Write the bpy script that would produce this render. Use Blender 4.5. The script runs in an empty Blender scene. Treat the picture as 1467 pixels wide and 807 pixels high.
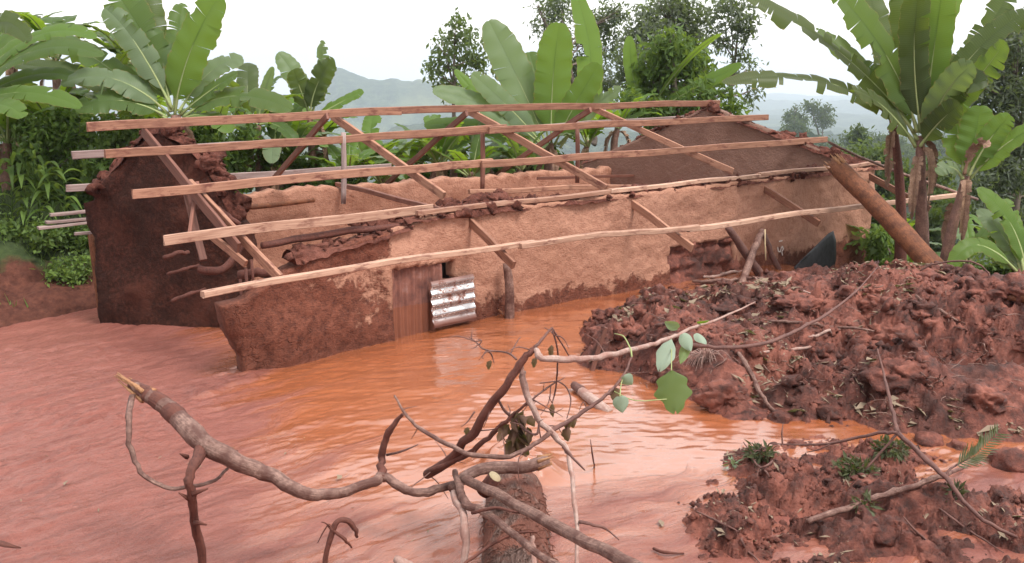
import bpy, math, random
import numpy as np
from mathutils import Vector, noise as mnoise

random.seed(7)
np.random.seed(7)
sc = bpy.context.scene
COL = sc.collection

# ------------------------------------------------------------------ camera
CAM_H = 4.0
FPX = 1450.0                      # focal length in photo pixels (1467 wide)
PITCH = math.atan((403.5 - 75.0) / FPX)
cam_data = bpy.data.cameras.new('camera')
cam_data.sensor_width = 36.0
cam_data.lens = FPX / 1467.0 * 36.0
cam_data.clip_start = 0.05
cam_data.clip_end = 20000.0
cam = bpy.data.objects.new('camera', cam_data)
COL.objects.link(cam)
cam.location = (0, 0, CAM_H)
cam.rotation_euler = (math.pi / 2 - PITCH, 0, 0)
sc.camera = cam

# ------------------------------------------------------------------ sky, sun, exposure
SUN_EL, SUN_AZ = math.radians(58), math.radians(128)   # azimuth clockwise from +Y
world = bpy.data.worlds.new('World')
sc.world = world
world.use_nodes = True
wn = world.node_tree
wn.nodes.clear()
w_out = wn.nodes.new('ShaderNodeOutputWorld')
w_sky = wn.nodes.new('ShaderNodeTexSky')
w_sky.sky_type = 'NISHITA'
w_sky.sun_disc = False
w_sky.sun_elevation = SUN_EL
w_sky.sun_rotation = SUN_AZ
w_sky.air_density = 1.0
w_sky.dust_density = 3.0
w_bg = wn.nodes.new('ShaderNodeBackground')
w_bg.inputs['Strength'].default_value = 0.08
wn.links.new(w_sky.outputs[0], w_bg.inputs['Color'])
w_cl = wn.nodes.new('ShaderNodeBackground')          # the closed white cloud deck
w_cl.inputs['Color'].default_value = (1.0, 0.995, 0.985, 1)
w_cl.inputs['Strength'].default_value = 0.62
w_mix = wn.nodes.new('ShaderNodeMixShader')
w_mix.inputs[0].default_value = 0.86
wn.links.new(w_bg.outputs[0], w_mix.inputs[1])
wn.links.new(w_cl.outputs[0], w_mix.inputs[2])
wn.links.new(w_mix.outputs[0], w_out.inputs['Surface'])

sun_d = bpy.data.lights.new('sun', 'SUN')
sun_d.energy = 1.5
sun_d.angle = math.radians(18)
sun_d.color = (1.0, 0.96, 0.9)
sun = bpy.data.objects.new('sun', sun_d)
COL.objects.link(sun)
sdir = Vector((math.sin(SUN_AZ) * math.cos(SUN_EL), math.cos(SUN_AZ) * math.cos(SUN_EL), math.sin(SUN_EL)))
sun.rotation_euler = (-sdir).to_track_quat('-Z', 'Y').to_euler()
sun.location = (0, 0, 30)

sc.view_settings.view_transform = 'Standard'
sc.view_settings.look = 'None'
sc.view_settings.gamma = 1.0
sc.view_settings.use_curve_mapping = False
sc.view_settings.exposure = 1.5
sc.render.engine = 'CYCLES'
sc.cycles.use_denoising = True
sc.cycles.max_bounces = 6
sc.cycles.diffuse_bounces = 3
sc.cycles.glossy_bounces = 3
sc.cycles.transmission_bounces = 4
sc.cycles.transparent_max_bounces = 6
sc.cycles.volume_bounces = 2

# ------------------------------------------------------------------ geometry of the place
V = Vector
CT, ST = math.cos(PITCH), math.sin(PITCH)


def ray(px, py):
    x = (px - 733.5) / FPX
    y = -(py - 403.5) / FPX
    return V((x, CT + y * ST, -ST + y * CT))


def atz(px, py, z=0.0):
    d = ray(px, py)
    t = (z - CAM_H) / d.z
    return V((d.x * t, d.y * t, z))


def aty(px, py, Y):
    d = ray(px, py)
    t = Y / d.y
    return V((d.x * t, Y, CAM_H + d.z * t))


HAZ = math.radians(36.3)           # heading of the house's long side
HU = V((math.cos(HAZ), math.sin(HAZ), 0))
HV = V((-math.sin(HAZ), math.cos(HAZ), 0))


def hp(t, n, z):
    p = HU * t + HV * n
    return V((p.x, p.y, z))


def tn(p):
    return p.x * HU.x + p.y * HU.y, p.x * HV.x + p.y * HV.y


def onplane(px, py, a, b, c, d):
    """ray through the plane a*t + b*n + c*z = d in house coordinates"""
    r = ray(px, py)
    rt, rn = tn(r)
    k = (d - c * CAM_H) / (a * rt + b * rn + c * r.z)
    return V((r.x * k, r.y * k, CAM_H + r.z * k))


SL, N_RIDGE, Z_RIDGE = 0.45, 15.35, 2.95


def onfront(px, py, off=0.0):      # front roof slope
    return onplane(px, py, 0, -SL, 1, Z_RIDGE + off - SL * N_RIDGE)


def onback(px, py, off=0.0):
    return onplane(px, py, 0, SL, 1, Z_RIDGE + off + SL * N_RIDGE)


def onn(px, py, n):
    return onplane(px, py, 0, 1, 0, n)


# ------------------------------------------------------------------ noise
_perm = np.random.RandomState(3).permutation(4096)
_val = np.random.RandomState(4).rand(4096) * 2 - 1


def _h3(i, j, k):
    return _val[(_perm[(_perm[(i & 4095)] + j) & 4095] + k) & 4095]


def vnoise(x, y, z=0.0):
    x, y = np.asarray(x, float), np.asarray(y, float)
    z = np.zeros_like(x) + z
    xi, yi, zi = np.floor(x).astype(int), np.floor(y).astype(int), np.floor(z).astype(int)
    fx, fy, fz = x - xi, y - yi, z - zi
    fx, fy, fz = [f * f * f * (f * (f * 6 - 15) + 10) for f in (fx, fy, fz)]
    r = 0
    for a in (0, 1):
        for b in (0, 1):
            for c in (0, 1):
                w = (fx if a else 1 - fx) * (fy if b else 1 - fy) * (fz if c else 1 - fz)
                r = r + w * _h3(xi + a, yi + b, zi + c)
    return r


def fbm(x, y, z=0.0, oct=4, gain=0.5, lac=2.1):
    r, a = 0, 1.0
    x, y = np.asarray(x, float), np.asarray(y, float)
    z = np.zeros_like(x) + z
    for o in range(oct):
        r = r + a * vnoise(x + o * 17.3, y + o * 9.1, z + o * 5.7)
        x, y, z = x * lac, y * lac, z * lac
        a *= gain
    return r


def billow(x, y, z=0.0, oct=4, gain=0.5):
    r, a = 0, 1.0
    x, y = np.asarray(x, float), np.asarray(y, float)
    z = np.zeros_like(x) + z
    for o in range(oct):
        r = r + a * np.abs(vnoise(x + o * 13.3, y + o * 7.1, z + o * 3.7))
        x, y, z = x * 2.1, y * 2.1, z * 2.1
        a *= gain
    return r


def sstep(a, b, x):
    t = np.clip((np.asarray(x, float) - a) / (b - a), 0, 1)
    return t * t * (3 - 2 * t)


# ------------------------------------------------------------------ object helpers
def tag(o, label=None, cat=None, group=None, kind=None):
    if label:
        o['label'] = label
    if cat:
        o['category'] = cat
    if group:
        o['group'] = group
    if kind:
        o['kind'] = kind
    return o


def wloc(o):
    p = V((0, 0, 0))
    while o is not None:
        p += o.location
        o = o.parent
    return p


def empty(name, loc, label=None, cat=None, group=None):
    o = bpy.data.objects.new(name, None)
    COL.objects.link(o)
    o.location = loc
    return tag(o, label, cat, group)


def mk(name, verts, faces, mat, parent=None, origin=None, smooth=True, attr=None, col=None):
    """verts Nx3 in world space; faces: list of tuples or an int array (M,4)/(M,3)"""
    verts = np.asarray(verts, dtype=np.float64).reshape(-1, 3)
    base = wloc(parent) if parent is not None else V((0, 0, 0))
    if origin is None:
        origin = base if parent is not None else V((float(verts[:, 0].mean()), float(verts[:, 1].mean()), float(verts[:, 2].min())))
    me = bpy.data.meshes.new(name)
    loc = verts - np.array(origin)
    if isinstance(faces, np.ndarray):
        k = faces.shape[1]
        me.vertices.add(len(loc))
        me.vertices.foreach_set('co', loc.astype(np.float32).ravel())
        me.loops.add(faces.size)
        me.loops.foreach_set('vertex_index', faces.astype(np.int32).ravel())
        me.polygons.add(len(faces))
        me.polygons.foreach_set('loop_start', np.arange(0, faces.size, k, dtype=np.int32))
        me.polygons.foreach_set('loop_total', np.full(len(faces), k, dtype=np.int32))
        me.update(calc_edges=True)
    else:
        me.from_pydata(loc.tolist(), [], faces)
        me.update()
    me.polygons.foreach_set('use_smooth', np.full(len(me.polygons), smooth))
    if attr is not None:
        a = me.attributes.new('grain', 'FLOAT_VECTOR', 'POINT')
        a.data.foreach_set('vector', np.asarray(attr, dtype=np.float32).ravel())
    if col is not None:
        a = me.attributes.new('wet', 'FLOAT', 'POINT')
        a.data.foreach_set('value', np.asarray(col, dtype=np.float32).ravel())
    me.materials.append(mat)
    o = bpy.data.objects.new(name, me)
    COL.objects.link(o)
    if parent is not None:
        o.parent = parent
        o.location = V(origin) - base
    else:
        o.location = origin
    return o


def grid_faces(nu, nv):
    i = np.arange(nu - 1)[:, None] * nv + np.arange(nv - 1)[None, :]
    i = i.ravel()
    return np.stack([i, i + nv, i + nv + 1, i + 1], axis=1)


def catmull(pts, sub):
    if len(pts) < 3 or sub < 2:
        return [V(p) for p in pts]
    P = [V(p) for p in pts]
    P = [P[0] * 2 - P[1]] + P + [P[-1] * 2 - P[-2]]
    out = []
    for i in range(1, len(P) - 2):
        for k in range(sub):
            t = k / sub
            a, b, c, d = P[i - 1], P[i], P[i + 1], P[i + 2]
            out.append(0.5 * ((2 * b) + (c - a) * t + (2 * a - 5 * b + 4 * c - d) * t * t + (3 * b - a - 3 * c + d) * t ** 3))
    out.append(P[-2])
    return out


def tube_geo(pts, radii, sides=8, sub=4, rough=0.0, seed=0, splinter=0.0, cap=True, flat=1.0):
    n0 = len(pts)
    C = catmull(pts, sub)
    n = len(C)
    rr = np.interp(np.linspace(0, n0 - 1, n), np.arange(n0), radii)
    if rough >= 0.1 and n > 6:
        for i in range(1, n - 1):          # crooked growth, knots and swellings
            q = C[i] * (0.9 / max(rr[i], 0.012)) * 0.14 + V((seed * 2.3, seed * 5.1, 0))
            gn = 1.0 if rr[i] < 0.04 else 0.45
            C[i] = C[i] + mnoise.noise_vector(q) * rr[i] * 0.75 * gn
            k = mnoise.noise(q * 1.9 + V((7, 3, 1)))
            rr[i] *= 1 + (0.16 * k + 0.7 * max(0, k - 0.42)) * gn
    T = []
    for i in range(n):
        d = C[min(i + 1, n - 1)] - C[max(i - 1, 0)]
        T.append(d.normalized() if d.length > 1e-9 else V((0, 0, 1)))
    ref = V((0, 0, 1)) if abs(T[0].z) < 0.9 else V((1, 0, 0))
    A = T[0].cross(ref).normalized()
    vs, at, L = [], [], 0.0
    for i in range(n):
        if i:
            L += (C[i] - C[i - 1]).length
        A = (A - T[i] * A.dot(T[i])).normalized()
        B = T[i].cross(A)
        for k in range(sides):
            th = 2 * math.pi * k / sides
            r = rr[i]
            if rough:
                q = C[i] * 9 + A * math.cos(th) * 1.3 + B * math.sin(th) * 1.3 + V((seed * 3.1, seed * 1.7, 0))
                r *= 1 + rough * (mnoise.noise(q) + 0.5 * mnoise.noise(q * 2.7))
            off = 0.0
            if splinter and i == n - 1:
                off = splinter * random.uniform(-0.4, 1.0)
                r *= random.uniform(0.5, 1.0)
            vs.append(C[i] + A * (math.cos(th) * r) + B * (math.sin(th) * r * flat) + T[i] * off)
            at.append((L, math.cos(th) * rr[i], math.sin(th) * rr[i]))
    fs = []
    for i in range(n - 1):
        for k in range(sides):
            k2 = (k + 1) % sides
            fs.append((i * sides + k, i * sides + k2, (i + 1) * sides + k2, (i + 1) * sides + k))
    if cap:
        for i, end in ((0, 0), (n - 1, 1)):
            c = len(vs)
            vs.append(C[i] - (T[i] * splinter * 0.5 if end else V((0, 0, 0))))
            at.append((0 if not end else L, 0, 0))
            for k in range(sides):
                k2 = (k + 1) % sides
                fs.append((i * sides + k2, i * sides + k, c) if not end else (i * sides + k, i * sides + k2, c))
    return vs, fs, at


def tube(name, pts, radii, mat, parent=None, sides=8, sub=4, rough=0.12, seed=0, splinter=0.0, flat=1.0):
    vs, fs, at = tube_geo(pts, radii, sides, sub, rough, seed, splinter, True, flat)
    return mk(name, vs, fs, mat, parent, origin=None if parent is not None else V(pts[0]), attr=at)


class Geo:
    def __init__(s):
        s.v, s.f, s.a = [], [], []

    def add(s, vs, fs, at=None):
        o = len(s.v)
        s.v += [tuple(p) for p in vs]
        s.f += [tuple(i + o for i in f) for f in fs]
        s.a += list(at) if at is not None else [(0, 0, 0)] * len(vs)

    def build(s, name, mat, parent=None, smooth=True, origin=None):
        return mk(name, s.v, s.f, mat, parent, smooth=smooth, attr=s.a, origin=origin)


def plank(name, p0, p1, w, h, mat, parent=None, up=V((0, 0, 1)), seg=10, bow=0.0, seed=0, taper=1.0):
    """sawn timber from p0 to p1; h along 'up', w across; waney, slightly bowed"""
    rnd = random.Random(seed * 7 + 1)
    p0, p1 = V(p0), V(p1)
    T = (p1 - p0)
    L = T.length
    T.normalize()
    U = (up - T * up.dot(T)).normalized()
    S = T.cross(U)
    ch = min(w, h) * 0.12
    prof = [(-w / 2 + ch, -h / 2), (w / 2 - ch, -h / 2), (w / 2, -h / 2 + ch), (w / 2, h / 2 - ch),
            (w / 2 - ch, h / 2), (-w / 2 + ch, h / 2), (-w / 2, h / 2 - ch), (-w / 2, -h / 2 + ch)]
    vs, at, fs = [], [], []
    ox = rnd.uniform(0, 50)
    for i in range(seg + 1):
        f = i / seg
        c = p0 + T * (L * f) + U * (bow * math.sin(math.pi * f) + 0.03 * mnoise.noise(V((f * L * 0.6 + ox, 0, 0))) + 0.008 * mnoise.noise(V((f * L * 2.5 + ox, 3, 0)))) \
            + S * (0.02 * mnoise.noise(V((f * L * 0.6 + ox, 9, 0))))
        k = 1 + (taper - 1) * f
        for j, (a, b) in enumerate(prof):
            e = 1 + 0.05 * mnoise.noise(V((f * L * 2.5 + ox, j * 3.3, 4)))
            end = (rnd.uniform(-0.01, 0.01) if i in (0, seg) else 0)
            vs.append(c + S * a * k * e + U * b * k * e + T * end)
            at.append((f * L + ox, a, b))
    m = len(prof)
    for i in range(seg):
        for j in range(m):
            j2 = (j + 1) % m
            fs.append((i * m + j, i * m + j2, (i + 1) * m + j2, (i + 1) * m + j))
    fs.append(tuple(range(m - 1, -1, -1)))
    fs.append(tuple(seg * m + j for j in range(m)))
    return mk(name, vs, fs, mat, parent, origin=None if parent is not None else p0, smooth=False, attr=at)


# ------------------------------------------------------------------ materials
def newmat(name):
    m = bpy.data.materials.new(name)
    m.use_nodes = True
    nt = m.node_tree
    b = nt.nodes['Principled BSDF']
    return m, nt, b


def nd(nt, typ, **kw):
    n = nt.nodes.new(typ)
    for k, v in kw.items():
        setattr(n, k, v)
    return n


def lk(nt, a, b):
    nt.links.new(a, b)


def coord(nt, kind='Object', scale=(1, 1, 1)):
    if kind in ('grain', 'wet'):
        a = nd(nt, 'ShaderNodeAttribute', attribute_name=kind)
        o = a.outputs['Vector'] if kind == 'grain' else a.outputs['Fac']
        if kind == 'wet':
            return o
    elif kind == 'World':
        o = nd(nt, 'ShaderNodeNewGeometry').outputs['Position']
    else:
        o = nd(nt, 'ShaderNodeTexCoord').outputs[kind]
    mp = nd(nt, 'ShaderNodeMapping')
    mp.inputs['Scale'].default_value = scale
    lk(nt, o, mp.inputs['Vector'])
    return mp.outputs[0]


def noi(nt, vec, scale, detail=4, rough=0.55, dist=0.0):
    n = nd(nt, 'ShaderNodeTexNoise')
    n.inputs['Scale'].default_value = scale
    n.inputs['Detail'].default_value = detail
    n.inputs['Roughness'].default_value = rough
    n.inputs['Distortion'].default_value = dist
    lk(nt, vec, n.inputs['Vector'])
    return n.outputs['Fac']


def ramp(nt, fac, stops):
    r = nd(nt, 'ShaderNodeValToRGB')
    el = r.color_ramp.elements
    while len(el) < len(stops):
        el.new(0.5)
    for e, (p, c) in zip(el, stops):
        e.position = p
        e.color = (c[0], c[1], c[2], 1) if not isinstance(c, (int, float)) else (c, c, c, 1)
    lk(nt, fac, r.inputs[0])
    return r.outputs[0]


def mixc(nt, fac, a, b, mode='MIX'):
    m = nd(nt, 'ShaderNodeMix', data_type='RGBA', blend_type=mode)
    for s, v in ((0, fac), (6, a), (7, b)):
        if isinstance(v, (int, float)):
            m.inputs[s].default_value = v
        elif isinstance(v, tuple):
            m.inputs[s].default_value = (v[0], v[1], v[2], 1)
        else:
            lk(nt, v, m.inputs[s])
    return m.outputs[2]


def mth(nt, op, a, b=None):
    m = nd(nt, 'ShaderNodeMath', operation=op)
    for i, v in enumerate((a, b)):
        if v is None:
            continue
        if isinstance(v, (int, float)):
            m.inputs[i].default_value = v
        else:
            lk(nt, v, m.inputs[i])
    return m.outputs[0]


def bump(nt, b, height, strength, dist=0.02, prev=None):
    n = nd(nt, 'ShaderNodeBump')
    n.inputs['Strength'].default_value = strength
    n.inputs['Distance'].default_value = dist
    lk(nt, height, n.inputs['Height'])
    if prev is not None:
        lk(nt, prev, n.inputs['Normal'])
    if b is not None:
        lk(nt, n.outputs[0], b.inputs['Normal'])
    return n.outputs[0]


def setp(nt, b, col=None, rough=None, spec=None):
    if col is not None:
        if isinstance(col, tuple):
            b.inputs['Base Color'].default_value = (*col, 1)
        else:
            lk(nt, col, b.inputs['Base Color'])
    if rough is not None:
        if isinstance(rough, (int, float)):
            b.inputs['Roughness'].default_value = rough
        else:
            lk(nt, rough, b.inputs['Roughness'])
    if spec is not None:
        b.inputs['Specular IOR Level'].default_value = spec


def m_timber(name, c1, c2, mud):
    m, nt, b = newmat(name)
    g = coord(nt, 'grain', (1.2, 26, 26))
    n1 = noi(nt, g, 1.6, 5, 0.6, 0.4)
    oi = nd(nt, 'ShaderNodeObjectInfo')
    base = ramp(nt, mth(nt, 'ADD', n1, mth(nt, 'MULTIPLY', mth(nt, 'SUBTRACT', oi.outputs['Random'], 0.5), 0.35)), [(0.3, c1), (0.7, c2)])
    n2 = noi(nt, coord(nt, 'grain', (3, 9, 9)), 1.6, 5, 0.65)
    mk_ = ramp(nt, n2, [(0.50, 0.0), (0.62, 1.0)])
    n3 = noi(nt, coord(nt, 'World'), 2.3, 3)
    mk2 = mth(nt, 'MULTIPLY', mk_, ramp(nt, n3, [(0.38, 0.15), (0.6, 1.0)]))
    setp(nt, b, mixc(nt, mth(nt, 'MULTIPLY', mk2, mud), base, (0.13, 0.04, 0.028)), 0.68, 0.4)
    bump(nt, b, n1, 0.35, 0.006)
    return m


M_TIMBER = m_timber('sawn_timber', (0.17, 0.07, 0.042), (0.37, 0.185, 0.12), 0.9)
M_TIMBERL = m_timber('pale_lit_timber', (0.24, 0.115, 0.074), (0.50, 0.31, 0.225), 0.85)  # paler dry timber; sky brightness on its tops is put into the colour
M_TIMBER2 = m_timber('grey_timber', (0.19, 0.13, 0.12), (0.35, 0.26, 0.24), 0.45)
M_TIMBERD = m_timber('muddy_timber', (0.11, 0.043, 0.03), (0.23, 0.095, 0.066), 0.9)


def m_bark(name, c1, c2, c3=(0.2, 0.07, 0.05), mud=0.5, bs=0.5, spec=0.3, rough=0.7):
    m, nt, b = newmat(name)
    g = coord(nt, 'grain', (1.6, 42, 42))
    n1a = noi(nt, g, 2.2, 6, 0.7, 0.3)
    n1b = noi(nt, coord(nt, 'World'), 34, 6, 0.7)
    n1 = mth(nt, 'ADD', mth(nt, 'MULTIPLY', n1a, 0.5), mth(nt, 'MULTIPLY', n1b, 0.5))
    base = ramp(nt, n1, [(0.38, c1), (0.62, c2)])
    n2 = noi(nt, coord(nt, 'World'), 7, 4, 0.6)
    setp(nt, b, mixc(nt, mth(nt, 'MULTIPLY', ramp(nt, n2, [(0.42, 0.0), (0.62, 1.0)]), mud), base, c3), rough, spec)
    bump(nt, b, n1, bs, 0.02)
    return m


M_BRANCH = m_bark('mud_smeared_bark', (0.075, 0.03, 0.021), (0.34, 0.20, 0.16), (0.085, 0.028, 0.019), 0.9, 1.0, 0.45, 0.55)
M_BRANCHD = m_bark('dark_wet_bark', (0.055, 0.018, 0.014), (0.15, 0.055, 0.04), (0.14, 0.045, 0.03), 0.5, 0.8)
M_BRANCHP = m_bark('pale_twig_bark', (0.24, 0.15, 0.125), (0.48, 0.345, 0.30), (0.25, 0.10, 0.075), 0.6, 0.7)
M_TWIG = m_bark('thin_twig_bark', (0.07, 0.03, 0.028), (0.16, 0.085, 0.07), (0.2, 0.09, 0.07), 0.4)
M_POLE = m_bark('debarked_pole', (0.11, 0.036, 0.016), (0.25, 0.095, 0.045), (0.07, 0.025, 0.014), 0.7, 0.6)
M_SPLINT = m_bark('splintered_wood', (0.20, 0.08, 0.035), (0.46, 0.25, 0.13), (0.4, 0.15, 0.07), 0.3, 0.8)
M_CUT = m_bark('fresh_cut_wood', (0.62, 0.48, 0.27), (0.75, 0.62, 0.40), (0.5, 0.3, 0.2), 0.2, 0.2)
M_TRUNK = m_bark('tree_bark', (0.10, 0.075, 0.06), (0.22, 0.17, 0.14), (0.1, 0.06, 0.05), 0.3)
M_PSEUDO = m_bark('banana_stem', (0.12, 0.055, 0.045), (0.30, 0.17, 0.13), (0.09, 0.05, 0.04), 0.6, 0.5)
M_PETIOLE = m_bark('banana_petiole', (0.20, 0.26, 0.09), (0.34, 0.38, 0.17), (0.26, 0.22, 0.10), 0.3, 0.1)
M_DRYLEAF = m_bark('dry_banana_leaf', (0.18, 0.09, 0.06), (0.38, 0.25, 0.17), (0.12, 0.06, 0.045), 0.5, 0.5)


def m_log():
    m, nt, b = newmat('fibrous_log_bark')
    n1 = noi(nt, coord(nt, 'grain', (3, 16, 16)), 3.2, 7, 0.75, 1.2)
    n2 = noi(nt, coord(nt, 'World'), 3.2, 3)
    c = ramp(nt, n1, [(0.34, (0.035, 0.016, 0.012)), (0.5, (0.17, 0.09, 0.07)), (0.66, (0.4, 0.28, 0.24))])
    setp(nt, b, mixc(nt, ramp(nt, n2, [(0.40, 0.0), (0.52, 0.8)]), c, (0.29, 0.10, 0.065)), 0.75, 0.3)
    bump(nt, b, n1, 1.0, 0.06)
    return m


M_LOG = m_log()


def m_wall(name='mud_plaster', tint=None):
    m, nt, b = newmat(name)
    w = coord(nt, 'World')
    n1 = noi(nt, w, 1.1, 5, 0.6)
    n2 = noi(nt, w, 9.0, 6, 0.7)
    n3 = noi(nt, coord(nt, 'World', (1, 1, 2.2)), 26.0, 4, 0.6)
    base = ramp(nt, n1, [(0.3, (0.345, 0.166, 0.108)), (0.7, (0.445, 0.228, 0.157))])
    base = mixc(nt, ramp(nt, n2, [(0.33, 0.45), (0.52, 0.0)]), base, (0.24, 0.095, 0.06))
    base = mixc(nt, ramp(nt, n3, [(0.32, 0.45), (0.45, 0.0)]), base, (0.22, 0.088, 0.055))
    base = mixc(nt, ramp(nt, n2, [(0.62, 0.0), (0.78, 0.5)]), base, (0.50, 0.275, 0.18))
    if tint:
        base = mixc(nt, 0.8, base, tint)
    # red flood-mud splashed over the plaster ('wet' attribute: 1 = covered)
    wet = coord(nt, 'wet')
    n4 = noi(nt, w, 3.5, 6, 0.7)
    edge = mth(nt, 'ADD', wet, mth(nt, 'MULTIPLY', mth(nt, 'SUBTRACT', n4, 0.5), 1.7))
    cover = ramp(nt, edge, [(0.42, 0.0), (0.58, 1.0)])
    mudc = ramp(nt, mth(nt, 'ADD', mth(nt, 'MULTIPLY', n2, 0.6), mth(nt, 'MULTIPLY', n3, 0.4)), [(0.36, (0.07, 0.02, 0.012)), (0.62, (0.21, 0.07, 0.042))])
    setp(nt, b, mixc(nt, cover, base, mudc), 0.8, 0.3)
    vo = nd(nt, 'ShaderNodeTexVoronoi', feature='DISTANCE_TO_EDGE')
    vo.inputs['Scale'].default_value = 1.7
    wd = nd(nt, 'ShaderNodeTexNoise')
    wd.inputs['Scale'].default_value = 4.0
    lk(nt, w, wd.inputs['Vector'])
    vv = nd(nt, 'ShaderNodeVectorMath', operation='MULTIPLY_ADD')
    lk(nt, wd.outputs['Color'], vv.inputs[0])
    vv.inputs[1].default_value = (1.1, 1.1, 1.1)
    lk(nt, w, vv.inputs[2])
    lk(nt, vv.outputs[0], vo.inputs['Vector'])
    crack = ramp(nt, mth(nt, 'ADD', vo.outputs['Distance'], ramp(nt, n1, [(0.45, 0.0), (0.6, 0.2)])), [(0.0, 0.0), (0.03, 1.0)])
    h = mth(nt, 'ADD', mth(nt, 'MULTIPLY', n3, 0.35), n2)
    h = mth(nt, 'ADD', h, mth(nt, 'MULTIPLY', mth(nt, 'MULTIPLY', crack, cover), 0.35))
    bump(nt, b, h, 0.9, 0.05)
    return m


M_WALL = m_wall()
M_WALLIN = m_wall('shaded_plaster', (0.17, 0.10, 0.08))  # grey tint puts the shade on the far gable into its plaster colour


def m_soil(name, c1, c2, c3, rough=0.85, bs=1.0, sc_=9.0, spec=0.25):
    m, nt, b = newmat(name)
    w = coord(nt, 'World')
    n1 = noi(nt, w, sc_, 8, 0.7)
    n2 = noi(nt, w, 1.1, 5, 0.65)
    c = ramp(nt, n1, [(0.34, c1), (0.52, c2), (0.68, c3)])
    c = mixc(nt, ramp(nt, n2, [(0.36, 0.6), (0.5, 0.0)]), c, c1)
    c = mixc(nt, ramp(nt, n2, [(0.52, 0.0), (0.64, 0.7)]), c, c3)
    setp(nt, b, c, rough, spec)
    n3 = noi(nt, w, sc_ * 5, 5, 0.7)
    bump(nt, b, mth(nt, 'ADD', n1, mth(nt, 'MULTIPLY', n3, 0.4)), bs, 0.06)
    return m


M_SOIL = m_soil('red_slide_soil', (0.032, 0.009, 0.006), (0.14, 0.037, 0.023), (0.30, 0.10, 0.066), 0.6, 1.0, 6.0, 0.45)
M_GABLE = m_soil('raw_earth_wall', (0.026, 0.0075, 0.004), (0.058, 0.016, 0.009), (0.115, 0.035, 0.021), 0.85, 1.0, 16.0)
M_CAP = m_soil('crumbled_earth', (0.05, 0.014, 0.009), (0.12, 0.038, 0.026), (0.23, 0.088, 0.063), 0.9, 1.0, 10.0)


def m_terrain():
    m, nt, b = newmat('slope_ground')
    w = coord(nt, 'World')
    n1 = noi(nt, w, 6.0, 7, 0.7)
    n2 = noi(nt, w, 1.4, 5, 0.6)
    soil = ramp(nt, n1, [(0.3, (0.045, 0.015, 0.011)), (0.7, (0.15, 0.055, 0.037))])
    grass = ramp(nt, n1, [(0.3, (0.02, 0.032, 0.012)), (0.7, (0.06, 0.085, 0.03))])
    wet = coord(nt, 'wet')
    e = mth(nt, 'ADD', wet, mth(nt, 'MULTIPLY', mth(nt, 'SUBTRACT', n2, 0.5), 0.9))
    setp(nt, b, mixc(nt, ramp(nt, e, [(0.42, 0.0), (0.58, 1.0)]), soil, grass), 0.9, 0.2)
    bump(nt, b, n1, 1.0, 0.08)
    return m


M_TERRAIN = m_terrain()


def m_hills():
    m, nt, b = newmat('wooded_hillside')
    w = coord(nt, 'World')
    n1 = noi(nt, w, 0.03, 9, 0.8)
    n2 = noi(nt, w, 0.005, 4, 0.6)
    c = ramp(nt, n1, [(0.40, (0.012, 0.025, 0.012)), (0.52, (0.045, 0.075, 0.03)), (0.64, (0.11, 0.13, 0.06))])
    setp(nt, b, mixc(nt, ramp(nt, n2, [(0.52, 0.0), (0.66, 0.6)]), c, (0.17, 0.19, 0.08)), 0.95, 0.1)
    bump(nt, b, n1, 1.0, 14.0)
    return m


M_HILLS = m_hills()


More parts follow.
